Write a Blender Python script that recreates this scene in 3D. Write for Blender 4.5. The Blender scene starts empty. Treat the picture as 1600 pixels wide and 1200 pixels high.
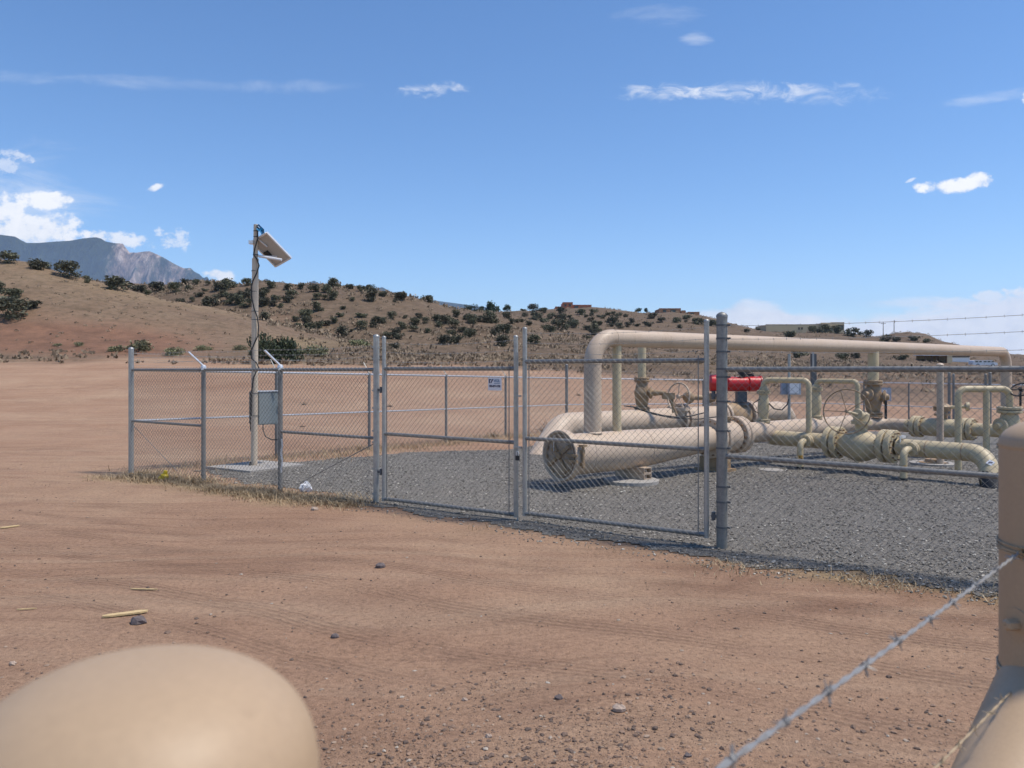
import bpy, math, random
import numpy as np
from mathutils import Vector, Matrix, noise
R = math.radians
random.seed(7)
rng = np.random.default_rng(7)
scene = bpy.context.scene
COL = scene.collection
F = 1232.0; HZ = 578.0; EYE = 1.75
def P(px, py, Y): return Vector(((px-800)/F*Y, Y, EYE-(py-HZ)/F*Y))
def lerp(a, b, t): return a+(b-a)*t
def sstep(a, b, x):
    t = min(1, max(0, (x-a)/(b-a))) if a != b else 0
    return t*t*(3-2*t)
def interp(tab, x):
    if x <= tab[0][0]: return tab[0][1]
    for (x0, y0), (x1, y1) in zip(tab, tab[1:]):
        if x <= x1:
            return y0+(y1-y0)*(x-x0)/(x1-x0)
    return tab[-1][1]

# ------------------------------------------------------------------ terrain
YE = [(-400,560),(0,562),(400,563),(800,566),(1100,574),(1300,583),(1600,588),(2200,590)]
YF = [(-400,535),(0,540),(400,538),(700,538),(1000,545),(1200,558),(1400,567),(1600,576),(2200,577)]
C1 = [(-800,380),(-300,395),(0,411),(40,414),(70,421),(100,430),(150,443),(200,456),(300,479),(400,501),(470,516),(530,527),(600,541),(700,560),(900,600)]
C2 = [(-300,430),(0,440),(120,442),(170,446),(220,448),(260,447),(300,441),(340,441),(380,447),(420,444),(450,446),(520,446),(560,449),(600,457),(640,466),(680,478),(710,487),(740,491),(800,497),(860,512),(940,530),(1050,548),(1200,570),(1400,590)]
C3 = [(300,500),(600,492),(700,491),(760,490),(800,490),(830,490),(870,486),(930,485),(960,488),(1000,491),(1050,490),(1080,493),(1110,499),(1140,507),(1180,516),(1230,521),(1280,521),(1330,523),(1370,528),(1390,524),(1420,520),(1445,524),(1470,535),(1510,543),(1560,553),(1700,560),(2200,568)]
def prof(Z, zc, wf, wb):
    t = (Z-zc)/(wf if Z < zc else wb)
    if t <= -1 or t >= 1: return 0.0
    return (math.cos(math.pi*t)+1)/2
def smax(a, b, k):
    h = max(k-abs(a-b), 0)/k
    return max(a, b)+h*h*k*0.25
def ground_h(X, Y):
    """terrain height in metres"""
    Yc = max(Y, 6.0)
    px = 800+F*X/Yc
    px = max(-1500, min(3200, px))
    # compound area: falls gently towards the back right
    d = -0.022*max(0, min(Y, 40)-13.5) - 0.018*max(0, min(X, 22)-5)*sstep(12, 22, Y)
    d = max(d, -0.75)
    hE = EYE-(interp(YE, px)-HZ)/F*60
    hF = EYE-(interp(YF, px)-HZ)/F*200
    t = sstep(27 if px > 700 else 17, 62, Y)
    left = sstep(900, 200, px)
    t = lerp(sstep(28, 66, Y), sstep(15, 66, Y)**1.25, left)
    h = lerp(d, hE, t)
    if Y > 60:
        h = lerp(hE, hF, min(1, (Y-60)/140)**1.0) if Y < 200 else hF
    if Y > 45:
        base = h
        s1 = EYE-(interp(C1, px)-HZ)/F*105
        s2 = EYE-(interp(C2, px)-HZ)/F*150
        s3 = EYE-(interp(C3, px)-HZ)/F*300
        b1 = base+max(0, s1-base)*prof(Y, 105, 44, 45)
        b2 = base+max(0, s2-base)*prof(Y, 150, 62, 70)
        b3 = base+max(0, s3-base)*prof(Y, 300, 150, 160)
        h = max(b1, b2, b3)
    return h
def ground_n(X, Y):
    h = ground_h(X, Y)
    if Y > 40:
        k = sstep(45, 110, Y)
        v = Vector((X*0.05, Y*0.05, 0.3))
        n = noise.fractal(v, 0.9, 2.1, 5)
        g = abs(noise.noise(Vector((X*0.07+0.3*n, Y*0.02, 4.0))))
        amp = 0.75 if Y < 190 else 0.6
        h += k*(n*amp-(0.5-g)*0.5*k)
        h += 0.12*k*noise.noise(Vector((X*0.6, Y*0.6, 1)))
    elif Y > -5:
        h += 0.02*noise.fractal(Vector((X*0.45, Y*0.45, 2.3)), 0.9, 2.0, 3)*sstep(0, 3, Y+1)
    return h
def hit(px, py, y0=20.0, y1=430.0):
    Y = y0
    last = None
    while Y < y1:
        z = EYE-(py-HZ)/F*Y
        X = (px-800)/F*Y
        if ground_h(X, Y) >= z: return Vector((X, Y, ground_n(X, Y)))
        Y *= 1.012
    return None
def ground_pt(px, py):
    Y = EYE*F/(py-HZ); X = (px-800)/F*Y
    return Vector((X, Y, ground_n(X, Y)))

# ------------------------------------------------------------------ materials
def new_mat(name):
    m = bpy.data.materials.new(name); m.use_nodes = True
    nt = m.node_tree; b = nt.nodes['Principled BSDF']
    return m, nt, b
def N(nt, t, **kw):
    n = nt.nodes.new(t)
    for k, v in kw.items():
        if k in n.inputs.keys() if isinstance(k, str) else False: n.inputs[k].default_value = v
        else: setattr(n, k, v)
    return n
def noise_node(nt, scale, detail=6, rough=0.6, coord='Object', vec=None, dist=0.0):
    n = nt.nodes.new('ShaderNodeTexNoise')
    n.inputs['Scale'].default_value = scale; n.inputs['Detail'].default_value = detail
    n.inputs['Roughness'].default_value = rough; n.inputs['Distortion'].default_value = dist
    if vec is None:
        tc = nt.nodes.new('ShaderNodeTexCoord'); vec = tc.outputs[coord]
    nt.links.new(vec, n.inputs['Vector'])
    return n
def ramp(nt, src, stops):
    r = nt.nodes.new('ShaderNodeValToRGB')
    els = r.color_ramp.elements
    while len(els) < len(stops): els.new(0.5)
    for e, (p, c) in zip(els, stops):
        e.position = p
        e.color = (c if hasattr(c, '__len__') else (c, c, c))[:3]+(1,) if not hasattr(c, '__len__') else tuple(c[:3])+(1,)
    nt.links.new(src, r.inputs['Fac'])
    return r
def mixc(nt, fac, a, b, mode='MIX'):
    m = nt.nodes.new('ShaderNodeMix'); m.data_type = 'RGBA'; m.blend_type = mode
    for sock, v in ((m.inputs[0], fac), (m.inputs[6], a), (m.inputs[7], b)):
        if isinstance(v, (int, float)): sock.default_value = v
        elif isinstance(v, (tuple, list)): sock.default_value = tuple(v[:3])+(1,)
        else: nt.links.new(v, sock)
    return m.outputs[2]
def math_n(nt, op, a, b=None, clamp=False):
    m = nt.nodes.new('ShaderNodeMath'); m.operation = op; m.use_clamp = clamp
    for i, v in enumerate((a, b)):
        if v is None: continue
        if isinstance(v, (int, float)): m.inputs[i].default_value = v
        else: nt.links.new(v, m.inputs[i])
    return m.outputs[0]
def bump(nt, b, src, strength, dist=0.02):
    n = nt.nodes.new('ShaderNodeBump'); n.inputs['Strength'].default_value = strength
    n.inputs['Distance'].default_value = dist
    nt.links.new(src, n.inputs['Height']); nt.links.new(n.outputs[0], b.inputs['Normal'])
def paint(name, col, dirt=(0.2,0.15,0.1), amt=0.35, rough=0.5, metal=0.0, scale=3.0, bumps=0.08, fine=60, streak=0.0, fvar=1.0):
    m, nt, b = new_mat(name)
    n = noise_node(nt, scale, 8, 0.68)
    r = ramp(nt, n.outputs['Fac'], [(0.42, 0), (0.75, 1)])
    f = math_n(nt, 'MULTIPLY', r.outputs[0], amt)
    c = mixc(nt, f, col, dirt)
    n2 = noise_node(nt, fine, 3, 0.6)
    r2 = ramp(nt, n2.outputs['Fac'], [(0.3, 1-.14*fvar), (0.7, 1+.1*fvar)])
    c = mixc(nt, 1.0, c, r2.outputs[0], 'MULTIPLY')
    if streak:
        tc = nt.nodes.new('ShaderNodeTexCoord'); mp = nt.nodes.new('ShaderNodeMapping'); mp.inputs['Scale'].default_value = (7,7,.9)
        nt.links.new(tc.outputs['Object'], mp.inputs['Vector'])
        n3 = noise_node(nt, 2.2, 7, .7, vec=mp.outputs[0])
        f3 = math_n(nt, 'MULTIPLY', ramp(nt, n3.outputs['Fac'], [(.56,0),(.74,1)]).outputs[0], streak)
        c = mixc(nt, f3, c, (0.19,0.11,0.055))
        n4 = noise_node(nt, 30, 4, .7)
        f4 = math_n(nt, 'MULTIPLY', ramp(nt, n4.outputs['Fac'], [(.66,0),(.72,1)]).outputs[0], streak)
        c = mixc(nt, f4, c, (0.12,0.06,0.03))
    nt.links.new(c, b.inputs['Base Color'])
    rr = ramp(nt, n.outputs['Fac'], [(0.3, rough-0.08), (0.7, min(1, rough+0.12))])
    nt.links.new(rr.outputs[0], b.inputs['Roughness'])
    b.inputs['Metallic'].default_value = metal
    bump(nt, b, n2.outputs['Fac'], bumps, 0.01)
    return m
M = {}
M['pink'] = paint('launcher_paint', (0.52,0.40,0.295), (0.38,0.27,0.18), 0.4, 0.5, scale=2.5, streak=.4)
M['door_shaded'] = paint('closure_paint_shaded', (0.40,0.30,0.215), (0.24,0.17,0.11), 0.5, 0.6, scale=5, streak=.5)  # browner closure paint; the shade on its face is put into the colour
M['boltm'] = paint('rusty_bolts', (0.27,0.17,0.10), (0.12,0.07,0.04), 0.6, 0.6, 0.2, 20)
M['yellow'] = paint('khaki_paint', (0.53,0.43,0.265), (0.33,0.24,0.135), 0.45, 0.5, scale=3.5, streak=.45)
M['brownv'] = paint('valve_paint', (0.35,0.235,0.13), (0.15,0.09,0.05), 0.6, 0.55, scale=6, streak=.6)
M['red'] = paint('red_paint', (0.52,0.018,0.02), (0.30,0.03,0.025), 0.3, 0.32, scale=3)
M['dgrey'] = paint('dark_grey_steel', (0.08,0.09,0.10), (0.14,0.13,0.12), 0.4, 0.5, scale=5)
M['galv'] = paint('galvanized_steel', (0.41,0.405,0.385), (0.25,0.245,0.23), 0.6, 0.46, 0.6, 12, 0.05, 90)
M['galvd'] = paint('weathered_galvanized', (0.24,0.237,0.228), (0.145,0.142,0.135), 0.6, 0.5, 0.5, 12, 0.06, 90)
M['wire'] = paint('fence_wire', (0.17,0.167,0.162), (0.11,0.105,0.095), 0.4, 0.5, 0.25, 4, 0.0)
M['barb'] = paint('barbed_wire_steel', (0.34,0.335,0.325), (0.15,0.12,0.10), 0.7, 0.5, 0.35, 22, 0.0)
M['rustwire'] = paint('tan_wire', (0.42,0.32,0.2), (0.2,0.14,0.09), 0.5, 0.6, 0.1, 14, 0.0)
M['tan'] = paint('tan_gate_paint', (0.43,0.30,0.185), (0.34,0.235,0.145), 0.35, 0.56, streak=.10, scale=4, bumps=0.02, fine=150, fvar=.3)
M['polep'] = paint('pole_paint', (0.55,0.45,0.34), (0.40,0.31,0.22), 0.4, 0.5, scale=4)
M['black'] = paint('black_rubber', (0.015,0.015,0.017), (0.04,0.04,0.04), 0.4, 0.55, scale=8)
M['boxgrey'] = paint('grey_enclosure', (0.22,0.25,0.25), (0.17,0.18,0.17), 0.3, 0.42, 0.0, 4)
M['bluebox'] = paint('pale_grey_enclosure', (0.42,0.45,0.52), (0.30,0.33,0.38), 0.3, 0.4, 0.1, 4)
M['conc'] = paint('concrete', (0.34,0.315,0.285), (0.24,0.22,0.19), 0.5, 0.9, 0, 4, 0.25, 40)
M['white'] = paint('white_paint', (0.72,0.72,0.74), (0.55,0.55,0.55), 0.3, 0.5, 0, 5)
M['navy'] = paint('navy_ink', (0.03,0.02,0.07), (0.05,0.04,0.08), 0.3, 0.5)
M['cyanink'] = paint('blue_ink', (0.10,0.20,0.34), (0.15,0.25,0.36), 0.3, 0.5)
M['solarback'] = paint('panel_backsheet', (0.44,0.40,0.36), (0.36,0.32,0.28), 0.3, 0.55, 0, 4)
M['solarcell'] = paint('solar_cells', (0.015,0.02,0.05), (0.02,0.025,0.06), 0.3, 0.15, 0, 4)
M['alu'] = paint('aluminium', (0.72,0.72,0.72), (0.55,0.55,0.55), 0.3, 0.38, 0.5, 8)
M['bluetape'] = paint('blue_plastic', (0.01,0.16,0.33), (0.01,0.08,0.2), 0.4, 0.45, 0, 20)
M['yelplastic'] = paint('yellow_plastic', (0.75,0.50,0.02), (0.6,0.36,0.02), 0.3, 0.45, 0, 20)
M['orange'] = paint('orange_sticker', (0.60,0.30,0.03), (0.5,0.2,0.02), 0.3, 0.5, 0, 20)
M['wood'] = paint('raw_wood', (0.60,0.44,0.22), (0.42,0.28,0.13), 0.5, 0.75, 0, 14, 0.2, 50)
M['rock'] = paint('dark_stone', (0.15,0.12,0.115), (0.09,0.075,0.07), 0.5, 0.9, 0, 12, 0.5, 40)
M['palerock'] = paint('pale_stone', (0.42,0.32,0.25), (0.3,0.22,0.17), 0.5, 0.9, 0, 12, 0.5, 40)
M['adobe_red'] = paint('red_adobe', (0.42,0.15,0.085), (0.33,0.12,0.07), 0.4, 0.9, 0, 0.4, 0.05)
M['adobe_tan'] = paint('tan_stucco', (0.58,0.46,0.29), (0.48,0.37,0.24), 0.4, 0.9, 0, 0.4, 0.05)
M['adobe_or'] = paint('orange_stucco', (0.40,0.20,0.11), (0.3,0.15,0.09), 0.4, 0.9, 0, 0.4, 0.05)
M['glass'] = paint('dark_window', (0.03,0.035,0.04), (0.05,0.05,0.05), 0.3, 0.12)
M['timber'] = paint('dark_timber', (0.12,0.07,0.045), (0.07,0.045,0.03), 0.4, 0.8)
M['bark'] = paint('bark', (0.13,0.095,0.07), (0.07,0.05,0.04), 0.5, 0.9, 0, 10, 0.4)

def leaf_mat(name, a, b_, c):
    m, nt, b = new_mat(name)
    oi = nt.nodes.new('ShaderNodeObjectInfo')
    geo = nt.nodes.new('ShaderNodeNewGeometry')
    r = ramp(nt, geo.outputs['Random Per Island'], [(0.0, a), (0.55, b_), (1.0, c)])
    hv = nt.nodes.new('ShaderNodeHueSaturation')
    v = math_n(nt, 'MULTIPLY_ADD', oi.outputs['Random'], 0.6); v.node.inputs[2].default_value = 0.7
    nt.links.new(v, hv.inputs['Value']); nt.links.new(r.outputs[0], hv.inputs['Color'])
    h2 = math_n(nt, 'MULTIPLY_ADD', oi.outputs['Random'], 0.03); h2.node.inputs[2].default_value = 0.485
    nt.links.new(h2, hv.inputs['Hue'])
    nt.links.new(hv.outputs[0], b.inputs['Base Color'])
    b.inputs['Roughness'].default_value = 0.75
    return m
M['juniper'] = leaf_mat('juniper_foliage', (0.05,0.051,0.029), (0.088,0.085,0.047), (0.14,0.13,0.076))
M['bush'] = leaf_mat('bush_foliage', (0.018,0.028,0.012), (0.032,0.046,0.018), (0.06,0.075,0.03))
M['sage'] = leaf_mat('sage_foliage', (0.11,0.115,0.055), (0.17,0.165,0.085), (0.23,0.21,0.115))
M['straw'] = leaf_mat('dry_grass_blades', (0.27,0.19,0.10), (0.42,0.31,0.17), (0.55,0.44,0.26))
M['treeleaf'] = leaf_mat('cottonwood_foliage', (0.02,0.04,0.018), (0.04,0.062,0.025), (0.07,0.095,0.04))
M['twig'] = leaf_mat('dry_twigs', (0.10,0.065,0.04), (0.17,0.12,0.08), (0.25,0.18,0.12))

# desert soil, driven by a per-vertex zone attribute (R: red bank, G: hill soil with cloud shade in its colour, B: straw)
def soil_mat():
    m, nt, b = new_mat('desert_soil')
    geo = nt.nodes.new('ShaderNodeNewGeometry'); pos = geo.outputs['Position']
    at = nt.nodes.new('ShaderNodeAttribute'); at.attribute_name = 'zone'
    sep = nt.nodes.new('ShaderNodeSeparateColor'); nt.links.new(at.outputs['Color'], sep.inputs[0])
    def mapped(rot, sc):
        mp = nt.nodes.new('ShaderNodeMapping'); mp.inputs['Rotation'].default_value = (0,0,rot)
        mp.inputs['Scale'].default_value = sc; nt.links.new(pos, mp.inputs['Vector']); return mp.outputs[0]
    nb = noise_node(nt, 0.22, 7, 0.6, vec=pos)
    nm = noise_node(nt, 1.9, 8, 0.68, vec=pos)
    nf = noise_node(nt, 26, 6, 0.72, vec=pos)
    nff = noise_node(nt, 130, 3, 0.7, vec=pos)
    c = ramp(nt, nb.outputs['Fac'], [(0.32, (0.33,0.195,0.122)), (0.5, (0.375,0.233,0.15)), (0.66, (0.415,0.275,0.178))]).outputs[0]
    c = mixc(nt, math_n(nt, 'MULTIPLY', ramp(nt, nm.outputs['Fac'], [(0.48,0),(0.72,1)]).outputs[0], 0.5), c, (0.265,0.162,0.112))
    # tyre tracks: stretched streaks sweeping across in front of the gates
    wob = noise_node(nt, 0.16, 2, 0.5, vec=pos)
    wv = nt.nodes.new('ShaderNodeVectorMath'); wv.operation = 'MULTIPLY_ADD'
    nt.links.new(wob.outputs['Color'], wv.inputs[0]); wv.inputs[1].default_value = (3.2,3.2,0); nt.links.new(pos, wv.inputs[2])
    mp = nt.nodes.new('ShaderNodeMapping'); mp.inputs['Rotation'].default_value = (0,0,R(28)); mp.inputs['Scale'].default_value = (0.18,5.5,1)
    nt.links.new(wv.outputs[0], mp.inputs['Vector'])
    st = noise_node(nt, 1.5, 5, 0.7, vec=mp.outputs[0])
    mp2 = nt.nodes.new('ShaderNodeMapping'); mp2.inputs['Rotation'].default_value = (0,0,R(14)); mp2.inputs['Scale'].default_value = (0.12,9,1)
    nt.links.new(wv.outputs[0], mp2.inputs['Vector'])
    st2 = noise_node(nt, 1.7, 4, 0.7, vec=mp2.outputs[0])
    strk = ramp(nt, st.outputs['Fac'], [(0.5,0),(0.66,1)]).outputs[0]
    strk2 = ramp(nt, st2.outputs['Fac'], [(0.53,0),(0.68,1)]).outputs[0]
    msk = ramp(nt, noise_node(nt, 0.35, 3, 0.5, vec=pos).outputs['Fac'], [(0.42,0),(0.6,1)]).outputs[0]
    near = math_n(nt, 'SUBTRACT', 1.0, sep.outputs[1], True)
    f = math_n(nt, 'MULTIPLY', math_n(nt, 'MULTIPLY', strk, msk), 0.42)
    c = mixc(nt, math_n(nt, 'MULTIPLY', f, near), c, (0.215,0.122,0.08))
    c = mixc(nt, math_n(nt, 'MULTIPLY', math_n(nt, 'MULTIPLY', strk2, 0.24), near), c, (0.24,0.14,0.09))
    mp3 = nt.nodes.new('ShaderNodeMapping'); mp3.inputs['Rotation'].default_value = (0,0,R(24))
    wv3 = nt.nodes.new('ShaderNodeVectorMath'); wv3.operation = 'MULTIPLY_ADD'
    nt.links.new(wob.outputs['Color'], wv3.inputs[0]); wv3.inputs[1].default_value = (1.6,1.6,0); nt.links.new(pos, wv3.inputs[2])
    nt.links.new(wv3.outputs[0], mp3.inputs['Vector'])
    s3 = nt.nodes.new('ShaderNodeSeparateXYZ'); nt.links.new(mp3.outputs[0], s3.inputs[0])
    tsum = None
    for cc, ww, aa in ((4.95,.10,.8),(5.45,.12,.9),(6.15,.11,1.0),(6.75,.12,.9),(7.35,.10,.8),(8.1,.13,.7),(9.6,.13,.6),(10.3,.12,.6),(12.5,.14,.5),(13.6,.14,.5)):
        d_ = math_n(nt, 'ABSOLUTE', math_n(nt, 'SUBTRACT', s3.outputs[1], cc))
        mr = nt.nodes.new('ShaderNodeMapRange'); mr.inputs['From Min'].default_value = ww+.03; mr.inputs['From Max'].default_value = ww-.03; mr.inputs['To Max'].default_value = aa
        nt.links.new(d_, mr.inputs['Value']); tsum = mr.outputs[0] if tsum is None else math_n(nt, 'ADD', tsum, mr.outputs[0])
    ln = math_n(nt, 'SINE', math_n(nt, 'MULTIPLY', s3.outputs[1], 2*math.pi/.052))
    lx = math_n(nt, 'SINE', math_n(nt, 'MULTIPLY', s3.outputs[0], 2*math.pi/.09))
    tread = math_n(nt, 'ADD', math_n(nt, 'MULTIPLY', ln, .36), math_n(nt, 'MULTIPLY_ADD', lx, .12)); 
    tread = math_n(nt, 'ADD', math_n(nt, 'MULTIPLY', ln, .36), .55)
    brk = ramp(nt, noise_node(nt, .55, 4, .6, vec=pos, dist=.4).outputs['Fac'], [(.38,0),(.55,1)]).outputs[0]
    trk = math_n(nt, 'MULTIPLY', math_n(nt, 'MULTIPLY', math_n(nt, 'MULTIPLY', tsum, tread), brk), near)
    c = mixc(nt, math_n(nt, 'MULTIPLY', trk, .62, True), c, (0.20,0.118,0.078))
    dmp = ramp(nt, noise_node(nt, 1.0, 5, .65, vec=mp.outputs[0]).outputs['Fac'], [(.58,0),(.7,1)]).outputs[0]
    c = mixc(nt, math_n(nt, 'MULTIPLY', math_n(nt, 'MULTIPLY', dmp, near), .35), c, (0.20,0.112,0.072))
    lt = ramp(nt, noise_node(nt, .28, 5, .6, vec=mp2.outputs[0]).outputs['Fac'], [(.5,0),(.68,1)]).outputs[0]
    c = mixc(nt, math_n(nt, 'MULTIPLY', math_n(nt, 'MULTIPLY', lt, near), .45), c, (0.43,0.30,0.20))
    # red bank, hill soil darkened for cloud shade, straw
    redc = ramp(nt, noise_node(nt, 0.5, 6, 0.65, vec=pos).outputs['Fac'], [(0.35,(0.15,0.085,0.056)),(0.65,(0.25,0.135,0.085))]).outputs[0]
    c = mixc(nt, sep.outputs[0], c, redc)
    hillc_shaded = ramp(nt, noise_node(nt, 0.35, 9, 0.72, vec=pos).outputs['Fac'], [(0.33,(0.075,0.055,0.037)),(0.5,(0.125,0.092,0.063)),(0.68,(0.185,0.136,0.092))]).outputs[0]  # brushy hill soil, darkened further: cloud shadow is put into the colour
    c = mixc(nt, sep.outputs[1], c, hillc_shaded)
    tuft = ramp(nt, noise_node(nt, 1.3, 6, 0.75, vec=pos).outputs['Fac'], [(0.49,0),(0.60,1)]).outputs[0]
    c = mixc(nt, math_n(nt, 'MULTIPLY', math_n(nt, 'MULTIPLY', tuft, sep.outputs[1]), 0.75), c, (0.07,0.056,0.036))
    c = mixc(nt, math_n(nt, 'MULTIPLY', sep.outputs[2], ramp(nt, nm.outputs['Fac'], [(0.35,0.25),(0.6,1)]).outputs[0]), c, (0.36,0.27,0.145))
    mpf = nt.nodes.new('ShaderNodeMapping'); mpf.inputs['Rotation'].default_value = (0,0,R(-50)); mpf.inputs['Scale'].default_value = (.07,1.1,1); nt.links.new(pos, mpf.inputs['Vector'])
    fur = ramp(nt, noise_node(nt, 1.0, 6, .72, vec=mpf.outputs[0]).outputs['Fac'], [(.5,0),(.64,1)]).outputs[0]
    c = mixc(nt, math_n(nt, 'MULTIPLY', math_n(nt, 'MULTIPLY', fur, sep.outputs[1]), 0.5), c, (0.095,0.07,0.045))
    # grain
    g = ramp(nt, nf.outputs['Fac'], [(0.32,0.70),(0.5,1.0),(0.68,1.18)]).outputs[0]
    c = mixc(nt, 1.0, c, g, 'MULTIPLY')
    g2 = ramp(nt, nff.outputs['Fac'], [(0.3,0.72),(0.5,1.0),(0.72,1.22)]).outputs[0]
    c = mixc(nt, near, c, mixc(nt, 1.0, c, g2, 'MULTIPLY'))
    nt.links.new(c, b.inputs['Base Color']); b.inputs['Roughness'].default_value = 0.95
    b.inputs['Specular IOR Level'].default_value = 0.15
    h = math_n(nt, 'ADD', math_n(nt, 'MULTIPLY', nf.outputs['Fac'], 0.5), math_n(nt, 'MULTIPLY', nm.outputs['Fac'], 1.0))
    h = math_n(nt, 'ADD', h, math_n(nt, 'MULTIPLY', nff.outputs['Fac'], 0.22))
    h = math_n(nt, 'SUBTRACT', h, math_n(nt, 'MULTIPLY', f, 0.9))
    h = math_n(nt, 'SUBTRACT', h, math_n(nt, 'MULTIPLY', trk, 0.45))
    bump(nt, b, h, 0.75, 0.06)
    return m
M['soil'] = soil_mat()
def gravel_mat():
    m, nt, b = new_mat('grey_gravel')
    geo = nt.nodes.new('ShaderNodeNewGeometry'); pos = geo.outputs['Position']
    def vor(s):
        v = nt.nodes.new('ShaderNodeTexVoronoi'); v.inputs['Scale'].default_value = s
        nt.links.new(pos, v.inputs['Vector']); return v
    v = vor(58); v2 = vor(120)
    s = nt.nodes.new('ShaderNodeSeparateColor'); nt.links.new(v.outputs['Color'], s.inputs[0])
    s2 = nt.nodes.new('ShaderNodeSeparateColor'); nt.links.new(v2.outputs['Color'], s2.inputs[0])
    c = ramp(nt, s.outputs[0], [(0.0,(0.09,0.08,0.068)),(0.45,(0.172,0.153,0.128)),(0.8,(0.255,0.226,0.187)),(1.0,(0.43,0.385,0.31))]).outputs[0]
    c2 = ramp(nt, s2.outputs[0], [(0.0,(0.095,0.085,0.072)),(0.6,(0.188,0.167,0.14)),(1.0,(0.34,0.305,0.25))]).outputs[0]
    c = mixc(nt, 0.45, c, c2)
    nb = noise_node(nt, 0.6, 6, 0.6, vec=pos)
    c = mixc(nt, math_n(nt, 'MULTIPLY', ramp(nt, nb.outputs['Fac'], [(0.55,0),(0.75,1)]).outputs[0], 0.4), c, (0.24,0.20,0.16))
    nt.links.new(c, b.inputs['Base Color']); b.inputs['Roughness'].default_value = 0.85
    h = math_n(nt, 'ADD', v.outputs['Distance'], math_n(nt, 'MULTIPLY', v2.outputs['Distance'], 0.5))
    n = nt.nodes.new('ShaderNodeBump'); n.inputs['Strength'].default_value = 1.0; n.inputs['Distance'].default_value = 0.02; n.invert = True
    nt.links.new(h, n.inputs['Height']); nt.links.new(n.outputs[0], b.inputs['Normal'])
    return m
M['gravel'] = gravel_mat()
def island_mat(name, stops, rough=0.85):
    m, nt, b = new_mat(name)
    geo = nt.nodes.new('ShaderNodeNewGeometry')
    c = ramp(nt, geo.outputs['Random Per Island'], stops).outputs[0]
    n = noise_node(nt, 60, 4, 0.6)
    c = mixc(nt, 1.0, c, ramp(nt, n.outputs['Fac'], [(0.3,0.75),(0.7,1.15)]).outputs[0], 'MULTIPLY')
    nt.links.new(c, b.inputs['Base Color']); b.inputs['Roughness'].default_value = rough
    return m
M['chips'] = island_mat('gravel_chips', [(0,(0.105,0.094,0.08)),(0.45,(0.172,0.154,0.13)),(0.8,(0.27,0.244,0.207)),(1,(0.60,0.55,0.47))])
M['pebble'] = island_mat('soil_pebbles', [(0,(0.10,0.07,0.055)),(0.35,(0.17,0.112,0.08)),(0.75,(0.30,0.19,0.125)),(0.96,(0.34,0.25,0.18)),(1,(0.46,0.40,0.33))])
def mountain_mat():
    m, nt, b = new_mat('mountain_rock')
    geo = nt.nodes.new('ShaderNodeNewGeometry'); pos = geo.outputs['Position']
    mp = nt.nodes.new('ShaderNodeMapping'); mp.inputs['Scale'].default_value = (1.6,1,0.3); nt.links.new(pos, mp.inputs['Vector'])
    n1 = noise_node(nt, 0.0022, 9, 0.62, vec=mp.outputs[0])
    n2 = noise_node(nt, 0.012, 8, 0.7, vec=mp.outputs[0])
    sp = nt.nodes.new('ShaderNodeSeparateXYZ'); nt.links.new(geo.outputs['Normal'], sp.inputs[0])
    slope = ramp(nt, sp.outputs[2], [(0.45,1),(0.78,0)]).outputs[0]
    rockc = ramp(nt, n2.outputs['Fac'], [(0.36,(0.10,0.075,0.06)),(0.5,(0.36,0.26,0.20)),(0.62,(0.66,0.52,0.42))]).outputs[0]
    forest = ramp(nt, n2.outputs['Fac'], [(0.3,(0.012,0.022,0.014)),(0.7,(0.05,0.07,0.035))]).outputs[0]
    at = nt.nodes.new('ShaderNodeAttribute'); at.attribute_name = 'cliff'
    msk = math_n(nt, 'MULTIPLY_ADD', n1.outputs['Fac'], 1.9); msk.node.inputs[2].default_value = -.72
    f = math_n(nt, 'ADD', msk, at.outputs['Fac'], True)
    f = ramp(nt, f, [(0.38,0),(0.52,1)]).outputs[0]
    c = mixc(nt, f, forest, rockc)
    nt.links.new(c, b.inputs['Base Color']); b.inputs['Roughness'].default_value = 0.95
    bump(nt, b, n2.outputs['Fac'], 1.0, 60)
    return m
M['mountain'] = mountain_mat()

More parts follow.
